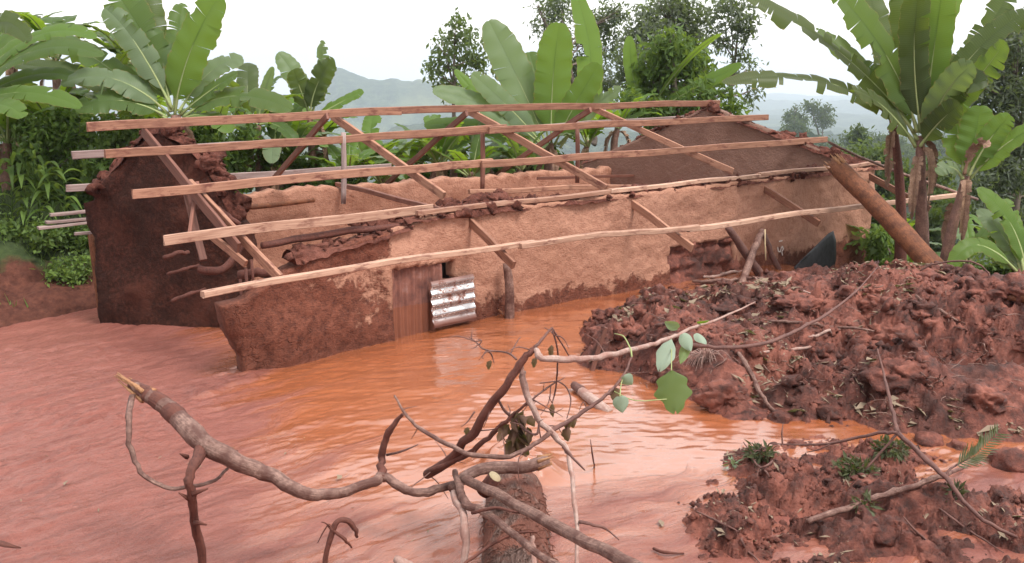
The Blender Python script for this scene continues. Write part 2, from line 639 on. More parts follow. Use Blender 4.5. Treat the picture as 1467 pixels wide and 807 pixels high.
def m_mud():
    m, nt, b = newmat('wet_red_mud')
    w = coord(nt, 'World')
    thick = coord(nt, 'wet')                      # 1 = thick settled mud, in front also painted sky reflection, 0 = thin running slurry
    rot = nd(nt, 'ShaderNodeMapping', vector_type='TEXTURE')
    rot.inputs['Rotation'].default_value = (0, 0, 0.64)
    lk(nt, w, rot.inputs['Vector'])
    wob = nd(nt, 'ShaderNodeTexNoise')
    wob.inputs['Scale'].default_value = 0.5
    wob.inputs['Detail'].default_value = 3
    lk(nt, w, wob.inputs['Vector'])
    wv = nd(nt, 'ShaderNodeVectorMath', operation='MULTIPLY_ADD')
    lk(nt, wob.outputs['Color'], wv.inputs[0])
    wv.inputs[1].default_value = (1.6, 1.6, 0)
    lk(nt, rot.outputs[0], wv.inputs[2])
    st = nd(nt, 'ShaderNodeMapping')
    st.inputs['Scale'].default_value = (0.35, 2.0, 1)
    lk(nt, wv.outputs[0], st.inputs['Vector'])
    n1 = noi(nt, st.outputs[0], 1.0, 6, 0.62)                 # silt streaks along the flow
    n2 = noi(nt, st.outputs[0], 4.5, 7, 0.7)
    n3 = noi(nt, w, 34, 6, 0.72)
    n4 = noi(nt, w, 0.55, 4, 0.6)
    e = mth(nt, 'ADD', thick, mth(nt, 'MULTIPLY', mth(nt, 'SUBTRACT', n1, 0.5), 1.5))
    tm = ramp(nt, e, [(0.28, 0.0), (0.66, 1.0)])
    water = ramp(nt, n1, [(0.3, (0.27, 0.077, 0.030)), (0.5, (0.33, 0.104, 0.042)), (0.72, (0.30, 0.105, 0.056))])
    mud = ramp(nt, n2, [(0.3, (0.20, 0.057, 0.040)), (0.5, (0.295, 0.093, 0.067)), (0.72, (0.37, 0.132, 0.10))])
    mud = mixc(nt, ramp(nt, n3, [(0.30, 0.55), (0.45, 0.0)]), mud, (0.12, 0.034, 0.024))
    setp(nt, b, mixc(nt, tm, water, mud), mth(nt, 'ADD', mth(nt, 'MULTIPLY', tm, 0.26), 0.14), 0.5)
    lk(nt, mth(nt, 'MULTIPLY', mth(nt, 'SUBTRACT', 1.15, tm), ramp(nt, n4, [(0.32, 0.55), (0.55, 1.0)])), b.inputs['Coat Weight'])   # film of standing water
    b.inputs['Coat IOR'].default_value = 1.65
    b.inputs['Coat Roughness'].default_value = 0.15
    rip = noi(nt, st.outputs[0], 9.0, 7, 0.68, 0.6)
    bw = bump(nt, None, rip, 0.2, 0.03)
    h = mth(nt, 'MULTIPLY', mth(nt, 'ADD', mth(nt, 'MULTIPLY', n2, 0.45), mth(nt, 'MULTIPLY', n3, 0.85)), mth(nt, 'ADD', mth(nt, 'MULTIPLY', tm, 0.95), 0.05))
    bump(nt, b, h, 1.0, 0.05, bw)
    return m


M_MUD = m_mud()


def m_leaf(name, top, top2, under, trans=0.45, rough=0.4, vein=True, spec=0.14, nsc=7.0):
    m, nt, b = newmat(name)
    oi = nd(nt, 'ShaderNodeObjectInfo')
    n1 = noi(nt, coord(nt, 'World'), 1.7 if vein else nsc, 4)
    f = mth(nt, 'ADD', mth(nt, 'MULTIPLY', mth(nt, 'SUBTRACT', oi.outputs['Random'], 0.5), 0.45), n1)
    c = ramp(nt, f, [(0.25, top), (0.75, top2)])
    g = nd(nt, 'ShaderNodeNewGeometry')
    c = mixc(nt, g.outputs['Backfacing'], c, under)
    if vein:
        gr = nd(nt, 'ShaderNodeAttribute', attribute_name='grain')
        sx = nd(nt, 'ShaderNodeSeparateXYZ')
        lk(nt, gr.outputs['Vector'], sx.inputs[0])
        wv = mth(nt, 'SINE', mth(nt, 'MULTIPLY', sx.outputs[0], 150.0))
        c = mixc(nt, mth(nt, 'MULTIPLY', mth(nt, 'ADD', mth(nt, 'MULTIPLY', wv, 0.5), 0.5), 0.08), c, (0.30, 0.36, 0.16))
        # browned, wind-burnt margin
        au = mth(nt, 'ABSOLUTE', sx.outputs[1])
        nb = noi(nt, coord(nt, 'grain', (6, 2, 1)), 2.0, 4)
        ed = mth(nt, 'ADD', au, mth(nt, 'MULTIPLY', mth(nt, 'SUBTRACT', nb, 0.5), 0.35))
        c = mixc(nt, ramp(nt, ed, [(0.96, 0.0), (1.05, 0.8)]), c, (0.25, 0.17, 0.08))
        bump(nt, b, wv, 0.05, 0.01)
    setp(nt, b, c, rough, spec)
    tr = nd(nt, 'ShaderNodeBsdfTranslucent')
    tc = mixc(nt, 0.6, c, (0.36, 0.50, 0.03))
    lk(nt, tc, tr.inputs['Color'])
    mx = nd(nt, 'ShaderNodeMixShader')
    mx.inputs[0].default_value = trans
    out = [n for n in nt.nodes if n.type == 'OUTPUT_MATERIAL'][0]
    lk(nt, b.outputs[0], mx.inputs[1])
    lk(nt, tr.outputs[0], mx.inputs[2])
    lk(nt, mx.outputs[0], out.inputs['Surface'])
    return m


M_BAN = m_leaf('banana_leaf', (0.036, 0.092, 0.012), (0.105, 0.20, 0.024), (0.08, 0.13, 0.045), 0.48)
M_BANB = m_leaf('young_banana_leaf', (0.06, 0.145, 0.012), (0.10, 0.21, 0.02), (0.11, 0.19, 0.045), 0.5)
M_BANP = m_leaf('pale_banana_leaf', (0.065, 0.115, 0.045), (0.12, 0.185, 0.08), (0.14, 0.19, 0.11), 0.42)
M_BAND = m_leaf('dull_banana_leaf', (0.024, 0.038, 0.018), (0.066, 0.085, 0.044), (0.055, 0.075, 0.034), 0.34)
M_BUSH = m_leaf('bush_leaf', (0.03, 0.06, 0.018), (0.11, 0.17, 0.045), (0.10, 0.15, 0.06), 0.35, 0.5, False)
M_BUSHL = m_leaf('light_bush_leaf', (0.08, 0.14, 0.03), (0.18, 0.27, 0.07), (0.14, 0.21, 0.09), 0.4, 0.5, False)
M_TREE = m_leaf('tree_leaf', (0.035, 0.055, 0.025), (0.09, 0.12, 0.055), (0.09, 0.11, 0.07), 0.3, 0.55, False)
M_TREEG = m_leaf('grey_tree_leaf', (0.06, 0.075, 0.055), (0.17, 0.185, 0.145), (0.13, 0.145, 0.12), 0.3, 0.6, False)
M_FAR = m_leaf('far_tree_leaf', (0.025, 0.045, 0.02), (0.08, 0.11, 0.045), (0.07, 0.09, 0.05), 0.25, 0.7, False)
M_LITTER = m_leaf('leaf_litter', (0.04, 0.02, 0.014), (0.48, 0.40, 0.31), (0.24, 0.18, 0.13), 0.1, 0.6, False, nsc=16.0)
M_SPRIG = m_leaf('muddied_leaf', (0.02, 0.024, 0.012), (0.075, 0.085, 0.04), (0.09, 0.08, 0.05), 0.12, 0.5, False, nsc=14.0)
M_GRLEAF = m_leaf('grey_green_leaf', (0.15, 0.22, 0.13), (0.24, 0.32, 0.2), (0.26, 0.33, 0.26), 0.25, 0.5, False)
M_DEADLEAF = m_leaf('dead_leaf', (0.06, 0.03, 0.025), (0.13, 0.07, 0.05), (0.14, 0.08, 0.06), 0.15, 0.6, False)


def m_tin(name, rusty):
    m, nt, b = newmat(name)
    w = coord(nt, 'World')
    n1 = noi(nt, w, 5, 6, 0.7)
    n2 = noi(nt, w, 26, 4, 0.7)
    if rusty:
        c = ramp(nt, n1, [(0.3, (0.10, 0.045, 0.04)), (0.55, (0.23, 0.095, 0.07)), (0.75, (0.30, 0.19, 0.17))])
        n3 = mth(nt, 'ADD', coord(nt, 'wet'), mth(nt, 'MULTIPLY', mth(nt, 'SUBTRACT', n2, 0.5), 0.3))
        c = mixc(nt, ramp(nt, n3, [(0.45, 0.0), (0.55, 1.0)]), c, (0.22, 0.078, 0.045))
        setp(nt, b, c, 0.6, 0.4)
        b.inputs['Metallic'].default_value = 0.15
    else:
        sp = mth(nt, 'ADD', n1, mth(nt, 'MULTIPLY', mth(nt, 'SUBTRACT', n2, 0.5), 0.5))
        k = ramp(nt, sp, [(0.50, 0.0), (0.58, 1.0)])
        wt = mth(nt, 'MAXIMUM', k, coord(nt, 'wet'))
        setp(nt, b, mixc(nt, wt, (0.50, 0.47, 0.47), (0.16, 0.06, 0.042)), mth(nt, 'ADD', mth(nt, 'MULTIPLY', wt, 0.4), 0.22), 0.5)
        inv = mth(nt, 'SUBTRACT', 1.0, wt)
        lk(nt, mth(nt, 'MULTIPLY', inv, 0.9), b.inputs['Metallic'])
    bump(nt, b, n2, 0.2, 0.01)
    return m


M_RUST = m_tin('rusty_corrugated_iron', True)
M_TIN = m_tin('bright_corrugated_iron', False)
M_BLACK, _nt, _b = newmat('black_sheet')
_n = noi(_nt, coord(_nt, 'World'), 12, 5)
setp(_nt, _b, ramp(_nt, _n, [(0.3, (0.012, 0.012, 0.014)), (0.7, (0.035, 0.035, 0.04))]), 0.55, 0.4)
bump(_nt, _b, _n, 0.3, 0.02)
M_CHALK, _nt, _b = newmat('chalk_paint')
_n = noi(_nt, coord(_nt, 'World'), 40, 4)
setp(_nt, _b, ramp(_nt, _n, [(0.35, (0.5, 0.38, 0.34)), (0.6, (0.75, 0.68, 0.64))]), 0.9, 0.2)

# ------------------------------------------------------------------ terrain
def mud_z(x, y):
    """level of the mud flow: drops gently towards the bank on the left"""
    x = np.asarray(x, float)
    return -0.065 * np.maximum(0, -x - 0.3) - 0.0 * y


def terrain_z(x, y):
    x, y = np.asarray(x, float), np.asarray(y, float)
    t = x * HU.x + y * HU.y
    n = x * HV.x + y * HV.y
    z = np.full_like(x, -1.3)
    left = 1 - sstep(6.0, 11.0, t)
    bank = -0.75 + 0.62 * np.clip(n - 18.1, 0, 2.9) + 0.05 * np.clip(n - 21.0, 0, 12)
    bank = bank + 0.24 * fbm(x * 1.1, y * 1.1, 1.0, 6, 0.6) * sstep(18.1, 19.0, n)
    fall = -0.7 - 0.10 * np.clip(n - 18, 0, 100) - 0.16 * np.clip(t - 12, 0, 100)
    back = left * bank + (1 - left) * fall
    z = np.where(n > 18.0, np.maximum(back, z * 1.0 - 60), z)
    z = np.where((n <= 18.0) & (t > 18.0), -1.0 - 0.30 * (t - 18.0), z)
    z = z * sstep(0, 1, 1.0)
    # bank the picture was taken from
    z = np.maximum(z, 2.3 - 0.85 * np.clip(y - 0.2, 0, 50)) if True else z
    # everything drops into the valley further out
    z = z - 0.22 * np.clip(y - 27, 0, 200) * (1 - 0.35 * left)
    return z


xs = np.linspace(-34, 40, 297)
ys = np.linspace(-12, 62, 297)
X, Y = np.meshgrid(xs, ys, indexing='ij')
Z = terrain_z(X, Y) + 0.03 * fbm(X * 3, Y * 3, 0, 3)
tt = X * HU.x + Y * HU.y
nn_ = X * HV.x + Y * HV.y
wetg = np.clip(sstep(18.9, 20.6, nn_) * 0.95, 0, 1)
wetg = np.maximum(wetg, sstep(18.2, 19.5, tt))
wetg = np.maximum(wetg, sstep(24, 28, Y))
tag(mk('terrain', np.stack([X, Y, Z], -1).reshape(-1, 3), grid_faces(297, 297), M_TERRAIN, col=wetg, origin=V((0, 0, 0))), kind='structure')


def hill_z(x, y):
    r = np.hypot(x, y)
    a = np.degrees(np.arctan2(x, np.maximum(y, 1e-3)))
    z = -6 - 0.22 * np.clip(r - 40, 0, 900)
    z = np.maximum(z, -200) - 160 * sstep(2200, 8000, r)

    def ridge(r0, w, zc, amp, fr, ph, a0=0, a1=1e9, soft=6):
        # crest height with its own skyline
        crest = zc + amp * fbm(a * fr + ph, a * 0 + ph, ph, 5, 0.55)
        s = np.exp(-((r - r0) / w) ** 2)
        m = sstep(a0 - soft, a0, a) * (1 - sstep(a1, a1 + soft, a)) if a1 < 1e8 else 1
        return crest * s * m - 420 * (1 - s * m)
    z = np.maximum(z, ridge(520, 190, -43, 8, 0.6, 3.0, 11, 60, 5))
    z = np.maximum(z, ridge(1700, 450, -130, 20, 0.35, 8.0))
    z = np.maximum(z, ridge(3000, 700, -68, 22, 0.3, 5.0, -9.2, -1.8, 7))
    z = np.maximum(z, ridge(6000, 1200, -268, 28, 0.2, 14.0))
    z = z + 3.0 * fbm(x * 0.02, y * 0.02, 2, 4) * sstep(150, 500, r) + 14 * fbm(x * 0.004, y * 0.004, 4, 4) * sstep(900, 2500, r)
    return z


ang = np.radians(np.concatenate([np.linspace(-180, -42, 60), np.linspace(-40, 40, 400), np.linspace(42, 180, 60)]))
rad = np.concatenate([np.linspace(38, 120, 30), np.geomspace(125, 9300, 190)])
A_, R_ = np.meshgrid(ang, rad, indexing='ij')
X, Y = R_ * np.sin(A_), R_ * np.cos(A_)
Z = hill_z(X, Y)
Z = np.where(Y < 0, np.maximum(-8, -0.02 * R_), Z) * 1.0
tag(mk('hills', np.stack([X, Y, Z], -1).reshape(-1, 3), grid_faces(len(ang), len(rad)), M_HILLS, origin=V((0, 0, 0))), kind='structure')

# ------------------------------------------------------------------ mud flow
xs = np.linspace(-13.5, 12.5, 650)
ys = np.concatenate([np.linspace(4.0, 15, 420), np.linspace(15.05, 24, 150)])
X, Y = np.meshgrid(xs, ys, indexing='ij')
T_ = X * HU.x + Y * HU.y
N_ = X * HV.x + Y * HV.y
Z = mud_z(X, Y)
# thick mud lies to the left and partly in front, where its pink also paints sky reflection; thin slurry runs along the wall and down the channel
thick = sstep(-0.9, -5.0, X + 0.45 * (Y - 11.0))
thick = np.maximum(thick, 0.62 * sstep(9.3, 8.0, Y + 0.15 * X) * sstep(1.5, -1.5, X))
thick = np.maximum(thick, 0.5 * sstep(3.0, 4.6, X) * sstep(9.8, 9.0, Y))
thick = np.maximum(thick, 0.55 * sstep(9.6, 7.6, Y - 0.25 * X))
fx = X * 0.80 + Y * 0.60
fy = -X * 0.60 + Y * 0.80
Z = Z + thick * (0.026 * fbm(fx * 0.5, fy * 2.4, 1, 6, 0.6) + 0.020 * np.clip(billow(fx * 2.0, fy * 8, 2, 5, 0.65) - 0.5, 0, 2) + 0.014 * (billow(fx * 9, fy * 14, 5, 2) - 0.4))
lumps = np.exp(-((fy - 12.4 - 0.25 * np.sin(fx * 1.3)) / 0.45) ** 2) * sstep(1.8, 3.0, fx) * sstep(5.6, 4.8, fx)
lumps2 = np.exp(-((fy - 11.35 - 0.15 * np.sin(fx * 1.7)) / 0.22) ** 2) * sstep(-0.5, 0.6, fx) * sstep(5.0, 3.6, fx)
Z = Z + (0.045 * lumps + 0.035 * lumps2) * np.clip(billow(fx * 2.6, fy * 7.0, 4, 4, 0.6) * 1.6 - 0.5, 0, 2)
Z = Z + (1 - thick) * (0.010 * fbm(X * 1.6 + Y * 0.5, Y * 3.2, 7, 4) + 0.004 * vnoise(X * 9, Y * 15, 3))
hm = atz(738, 692, 0.0)                            # mud banked over the sunken end of the log
Z = Z + 0.22 * np.exp(-(((X - hm.x) / 0.40) ** 2 + ((Y - hm.y - 0.25) / 0.42) ** 2) ** 1.5) * (1 + 0.3 * fbm(X * 6, Y * 6, 3, 3))
F = grid_faces(len(xs), len(ys))
cx = (X.ravel()[F].mean(1), Y.ravel()[F].mean(1))
ct = cx[0] * HU.x + cx[1] * HU.y
cn = cx[0] * HV.x + cx[1] * HV.y
F = F[(cn < 19.6) & (ct < 18.2) & ~((ct > 15.6) & (cn < 12.5) & (cx[1] > 14.0))]
tag(mk('mud_flow', np.stack([X, Y, Z], -1).reshape(-1, 3), F, M_MUD, col=thick, origin=V((0, 0, 0))), kind='structure')


# ------------------------------------------------------------------ heaps of slid earth
def tps(ctrl):
    P = np.array([[c[0], c[1]] for c in ctrl])
    Zc = np.array([c[2] for c in ctrl])
    d = np.linalg.norm(P[:, None] - P[None], axis=2)
    K = np.where(d > 0, d * d * np.log(d + 1e-12), 0) + np.eye(len(P)) * 0.02
    A = np.zeros((len(P) + 3, len(P) + 3))
    A[:len(P), :len(P)] = K
    A[:len(P), len(P)] = 1
    A[:len(P), len(P) + 1:] = P
    A[len(P):, :len(P)] = A[:len(P), len(P):].T
    w = np.linalg.solve(A, np.concatenate([Zc, np.zeros(3)]))

    def f(x, y):
        sh = np.shape(x)
        x, y = np.ravel(x), np.ravel(y)
        dd = np.hypot(x[:, None] - P[None, :, 0], y[:, None] - P[None, :, 1])
        k = np.where(dd > 0, dd * dd * np.log(dd + 1e-12), 0)
        return (k @ w[:len(P)] + w[len(P)] + w[len(P) + 1] * x + w[len(P) + 2] * y).reshape(sh)
    return f


def pix_ctrl(lst):
    out = []
    for px, py, z in lst:
        p = atz(px, py, z)
        out.append((p.x, p.y, z))
    return out


big = pix_ctrl([
    (842, 540, -0.08), (908, 546, -0.08), (996, 590, -0.08), (1085, 594, -0.08), (1155, 582, -0.08), (1217, 562, -0.08),
    (1261, 568, -0.08), (1340, 572, -0.08), (1398, 580, -0.08), (1467, 572, -0.08), (1560, 575, -0.08),
    (838, 512, -0.08), (862, 455, -0.08), (900, 420, -0.08), (955, 408, -0.05),
    (868, 488, 0.3), (895, 440, 0.42), (930, 495, 0.36), (1000, 545, 0.22), (1065, 545, 0.34), (1120, 552, 0.25), (1190, 520, 0.38),
    (1250, 528, 0.30), (1330, 532, 0.36), (1400, 540, 0.32), (1467, 525, 0.36), (1540, 540, 0.4),
    (950, 440, 0.36), (1050, 470, 0.38), (1150, 445, 0.42), (1240, 470, 0.42), (1350, 470, 0.48), (1467, 470, 0.56), (1560, 470, 0.6),
    (985, 408, 0.0), (1060, 405, 0.05), (1120, 408, 0.12), (1195, 420, 0.5), (1238, 392, 0.72), (1280, 385, 0.78),
    (1335, 404, 0.68), (1400, 410, 0.72), (1467, 424, 0.75), (1560, 430, 0.8)])
big += [(4.2, 17.6, 0.05), (5.2, 17.2, 0.12), (6.2, 18.0, 0.12), (6.8, 17.0, 0.14), (7.4, 18.2, -0.6), (9.0, 17.2, -0.4), (10.5, 15.5, 0.2), (10.5, 17.5, -0.8),
        (0.2, 13.5, -0.5), (0.0, 15.5, -0.6), (2.0, 9.2, -0.5), (4.5, 9.6, -0.5), (6.5, 9.6, -0.5), (9.0, 9.4, -0.3), (10.8, 12.5, 0.7), (6.0, 20.0, -0.8), (3.0, 18.5, -0.2), (9, 19.5, -1.3)]
F_BIG = tps(big)


def rubble(x, y):                   # 0 = smooth slumped soil, 1 = broken ground
    return sstep(-0.22, 0.18, fbm(np.asarray(x) * 0.55, np.asarray(y) * 0.55, 71, 4))


def big_z(x, y, fine=True):
    z = F_BIG(x, y)
    kb = 0.22 + 0.78 * rubble(x, y)
    e = sstep(-0.12, 0.22, z)
    q = billow(x * 0.9, y * 0.9, 3, 5, 0.55)
    led = sstep(-.04, .04, fbm(x * 1.3, y * 1.3, 31, 4, 0.6)) + 0.6 * sstep(-.05, .05, fbm(x * 2.4, y * 2.4, 37, 4, 0.6)) \
        + 0.4 * sstep(-.06, .06, fbm(x * 4.5, y * 4.5, 41, 3, 0.6))
    z = z + e * (0.22 * (q - 0.74) + kb * (0.14 * (led - 1.0) + 0.07 * (billow(x * 3.6, y * 3.6, 8, 4, 0.6) - 0.65)))
    if fine:
        z = z + e * kb * 0.03 * fbm(x * 13, y * 13, 5, 3, 0.6)
    return z


xs = np.linspace(0.4, 10.4, 420)
ys = np.linspace(9.4, 18.6, 400)
X, Y = np.meshgrid(xs, ys, indexing='ij')
Z = big_z(X, Y)
F = grid_faces(len(xs), len(ys))
keep = (Z.ravel()[F].max(1) > -0.3) & ((X * HV.x + Y * HV.y).ravel()[F].max(1) < 12.5)
tag(mk('slide_mound', np.stack([X, Y, Z], -1).reshape(-1, 3), F[keep], M_SOIL, origin=V((0, 0, 0))), kind='structure')

small = pix_ctrl([
    (992, 780, -0.05), (1003, 705, -0.05), (1012, 655, -0.05), (1060, 632, -0.05), (1150, 622, -0.05), (1290, 630, -0.05), (1350, 655, -0.05),
    (1400, 695, -0.05), (1467, 712, -0.04), (1540, 740, -0.04), (1300, 830, -0.02), (1100, 830, -0.04), (1000, 830, -0.05), (1467, 830, 0.0),
    (1035, 690, 0.34), (1085, 665, 0.30), (1095, 715, 0.14), (1150, 680, 0.12), (1215, 690, 0.36), (1300, 665, 0.34), (1200, 735, 0.22), (1300, 730, 0.14),
    (1050, 750, 0.26), (1120, 770, 0.16), (1190, 775, 0.05), (1250, 790, 0.10), (1400, 745, 0.16), (1467, 770, 0.18)])
F_SM = tps(small)


def small_z(x, y):
    z = F_SM(x, y)
    e = sstep(-0.10, 0.12, z)
    q = billow(x * 1.7, y * 1.7, 9, 5, 0.55)
    led = sstep(-.05, .05, fbm(x * 2.2, y * 2.2, 51, 4, 0.6)) + 0.6 * sstep(-.05, .05, fbm(x * 5, y * 5, 57, 4, 0.6))
    z = z * 0.62 + e * (0.16 * (q - 0.85) + 0.10 * (led - 0.95) + 0.05 * (billow(x * 6, y * 6, 2, 4, 0.6) - 0.65) + 0.015 * fbm(x * 22, y * 22, 5, 3))
    return z


xs = np.linspace(1.2, 5.4, 260)
ys = np.linspace(6.3, 10.2, 250)
X, Y = np.meshgrid(xs, ys, indexing='ij')
Z = small_z(X, Y)
F = grid_faces(len(xs), len(ys))
keep = (Z.ravel()[F].max(1) > -0.2)
tag(mk('mud_heap', np.stack([X, Y, Z], -1).reshape(-1, 3), F[keep], M_SOIL, origin=V((0, 0, 0))), kind='structure')


# ------------------------------------------------------------------ the house
HOUSE = empty('mud_house', hp(11.0, 15.0, -0.4), 'wrecked mud-walled house stripped to bare roof timbers, standing in the flow', 'house')


def wall(name, path, base, top, thick, mat, parent, hole=None, wet=None, res=0.05, rough=0.03, seed=0, rag=0.02):
    """path(s)->outer face plan point, s in metres; top(s) -> z; faces skipped where hole(s, z)"""
    L = path['L']
    ns = int(L / res) + 1
    nz = int(2.6 / res) + 1
    S = np.linspace(0, L, ns)
    P = np.array([path['p'](s) for s in S])
    Nn = np.array([path['n'](s) for s in S])
    top_z = np.array([top(s) for s in S]) + rag * fbm(S * 5.0, S * 0 + seed, seed, 4)
    f = np.linspace(0, 1, nz)
    Zg = base + f[None, :] * (top_z[:, None] - base)
    Sg = np.repeat(S[:, None], nz, 1)
    outs = []
    for side in (0, 1):
        d = rough * fbm(Sg * 1.2, Zg * 1.2, seed + 3 * side, 5, 0.55) + 0.4 * rough * billow(Sg * 5, Zg * 5, seed, 3)
        off = d - side * thick
        outs.append(np.stack([P[:, None, 0] + Nn[:, None, 0] * off, P[:, None, 1] + Nn[:, None, 1] * off, Zg], -1))
    # ragged ends
    for e, i in ((0, 0), (1, ns - 1)):
        dx = 0.05 * fbm(Zg[i] * 4, Zg[i] * 0 + seed + e, 0, 4) + path.get('endshift', lambda e, z: 0)(e, Zg[i])
        tdir = path['t'](S[i])
        for o in outs:
            o[i, :, 0] += tdir[0] * dx
            o[i, :, 1] += tdir[1] * dx
    verts = np.concatenate([outs[0].reshape(-1, 3), outs[1].reshape(-1, 3)])
    nv = ns * nz
    keep = np.ones((ns - 1, nz - 1), bool)
    if hole is not None:
        sc_ = (S[:-1] + S[1:]) / 2
        for i in range(ns - 1):
            zc = (Zg[i, :-1] + Zg[i, 1:]) / 2
            keep[i] = ~np.array([hole(sc_[i], z) for z in zc])
    faces = []
    I = lambda i, j, s: s * nv + i * nz + j
    for i in range(ns - 1):
        for j in range(nz - 1):
            if not keep[i, j]:
                continue
            faces.append((I(i, j, 0), I(i + 1, j, 0), I(i + 1, j + 1, 0), I(i, j + 1, 0)))
            faces.append((I(i, j, 1), I(i, j + 1, 1), I(i + 1, j + 1, 1), I(i + 1, j, 1)))
            if i == 0 or not keep[i - 1, j]:
                faces.append((I(i, j, 0), I(i, j + 1, 0), I(i, j + 1, 1), I(i, j, 1)))
            if i == ns - 2 or not keep[i + 1, j]:
                faces.append((I(i + 1, j, 0), I(i + 1, j, 1), I(i + 1, j + 1, 1), I(i + 1, j + 1, 0)))
            if j == nz - 2 or not keep[i, j + 1]:
                faces.append((I(i, j + 1, 0), I(i + 1, j + 1, 0), I(i + 1, j + 1, 1), I(i, j + 1, 1)))
            if j > 0 and not keep[i, j - 1]:
                faces.append((I(i, j, 0), I(i, j, 1), I(i + 1, j, 1), I(i + 1, j, 0)))
    wv = np.zeros((2, ns, nz))
    if wet is not None:
        wv[:] = wet(Sg, Zg)[None]
    return mk(name, verts, np.array(faces), mat, parent, col=wv)


def poly_path(pts):
    """plan polyline; outer normal lies on the right-hand side of travel"""
    P = [V((p.x, p.y, 0)) for p in pts]
    seg = [(P[i + 1] - P[i]).length for i in range(len(P) - 1)]
    cum = [0]
    for s in seg:
        cum.append(cum[-1] + s)

    def loc(s):
        i = 0
        while i < len(seg) - 1 and s > cum[i + 1]:
            i += 1
        return i, (s - cum[i]) / seg[i]

    def p(s):
        i, f = loc(s)
        q = P[i].lerp(P[i + 1], f)
        return (q.x, q.y)

    def t(s):
        i, _ = loc(s)
        d = (P[i + 1] - P[i]).normalized()
        return (d.x, d.y)

    def n(s):
        # blend near the corners
        a = V(t(max(0, s - 0.25)) + (0,))
        b = V(t(min(cum[-1], s + 0.25)) + (0,))
        d = (a + b).normalized()
        return (d.y, -d.x)
    return dict(L=cum[-1], p=p, t=t, n=n, cum=cum)


# front wall
pA = atz(350, 541, -0.22)
pD = onn(560, 480, 12.45)
pR = onn(1245, 353, 12.45)
fw = poly_path([pA, V((pD.x, pD.y, 0)), V((pR.x, pR.y, 0))])
S_D = fw['cum'][1]


def s_of(px, py):                  # distance along the front wall of a pixel on its face
    p = onn(px, py, 12.45)
    return S_D + (V((p.x, p.y, 0)) - V((pD.x, pD.y, 0))).dot(HU), p.z


def fw_top(s):
    return float(np.interp(s, [0, 0.45, 1.0, 1.7, S_D, S_D + 0.45, S_D + 0.7, fw['L']], [0.78, 1.02, 1.28, 1.42, 1.5, 1.58, 1.68, 1.70]))


dA, dB = s_of(562, 400), s_of(655, 400)
hA, hB = s_of(632, 372), s_of(654, 392)
wA, wB = s_of(957, 350), s_of(1052, 350)


def fw_hole(s, z):
    jit = 0.03 * mnoise.noise(V((s * 7, z * 7, 0)))
    if dA[0] - 0.02 < s + jit < dB[0] and z < hA[1] - 0.05 + jit and (z > hB[1] - 0.1 or s < dB[0] - 0.15):
        return True
    if wA[0] < s + jit < wB[0] and z < s_of(1000, 348)[1] + jit * 1.5 - 0.12 * (s - wA[0]) * 0:
        return True
    return False


def fw_wet(S, Z):
    low = 1 - sstep(0.05, 0.45, Z)
    leftm = sstep(S_D + 0.2, S_D - 1.0, S) * (1 - sstep(0.45, 1.15, Z - 0.05 * S)) * 0.8
    toprim = sstep(-0.55, -0.1, Z - np.vectorize(fw_top)(S)) * sstep(S_D + 0.3, S_D - 0.4, S)
    under = 0.28 * (1 - sstep(0.0, 1.2, Z))
    return np.clip(np.maximum.reduce([low * 0.42 + under, leftm, toprim]) + 0.24 * sstep(S_D + 2.8, S_D - 0.5, S), 0, 1)


fw['endshift'] = lambda e, z: (-0.22 * sstep(-0.3, 0.8, z) if e == 0 else z * 0)
wall('front_wall', fw, -1.0, fw_top, 0.30, M_WALL, HOUSE, fw_hole, fw_wet, 0.05, 0.045, 1)

# earth packed into the second opening, set back
vs, Fq = [], None
us = np.linspace(wA[0] - 0.1, wB[0] + 0.1, 30)
zs = np.linspace(-0.6, s_of(1000, 345)[1] + 0.1, 30)
U_, Z_ = np.meshgrid(us, zs, indexing='ij')
off = 0.16 * billow(U_ * 3, Z_ * 3, 4, 4, 0.6) - 0.26 + 0.18 * sstep(0.9, 0.0, Z_)
o0 = np.array([pD.x, pD.y])
PX = o0[0] + HU.x * (U_ - S_D) - HV.x * off
PY = o0[1] + HU.y * (U_ - S_D) - HV.y * off
mk('earth_plug', np.stack([PX, PY, Z_], -1).reshape(-1, 3), grid_faces(30, 30), M_SOIL, HOUSE)

# right gable (skewed), back wall, left gable remnant
gF, gM, gB = hp(18.45, 12.45, 0), hp(16.75, 15.4, 0), hp(15.6, 18.2, 0)
rg = poly_path([gF + HV * 0.30, gM, gB])
RL1 = rg['cum'][1]
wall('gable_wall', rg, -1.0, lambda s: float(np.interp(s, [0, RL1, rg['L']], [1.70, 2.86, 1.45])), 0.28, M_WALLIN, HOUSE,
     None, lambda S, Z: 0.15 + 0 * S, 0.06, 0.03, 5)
bw = poly_path([hp(15.7, 17.7, 0), hp(5.6, 17.5, 0)])
wall('back_wall', bw, -1.0, lambda s: 1.38 + 0.018 * s, 0.28, M_WALL, HOUSE, None, lambda S, Z: 0.2 + 0 * S, 0.07, 0.04, 9, 0.05)

gL0, gL1 = atz(149, 463, -0.42), atz(345, 470, -0.25)
lg = poly_path([gL0, gL1])
lgx = [(135, 285), (143, 262), (165, 240), (190, 212), (208, 196), (232, 197), (262, 214), (290, 240), (312, 280), (335, 330), (352, 385)]


def on_lg(px, py):
    r = ray(px, py)
    d = (gL1 - gL0).normalized()
    nrm = V((d.y, -d.x, 0))
    k = (gL0 - V((0, 0, CAM_H))).dot(nrm) / r.dot(nrm)
    p = V((0, 0, CAM_H)) + r * k
    return (p - gL0).dot(V((d.x, d.y, 0))), p.z


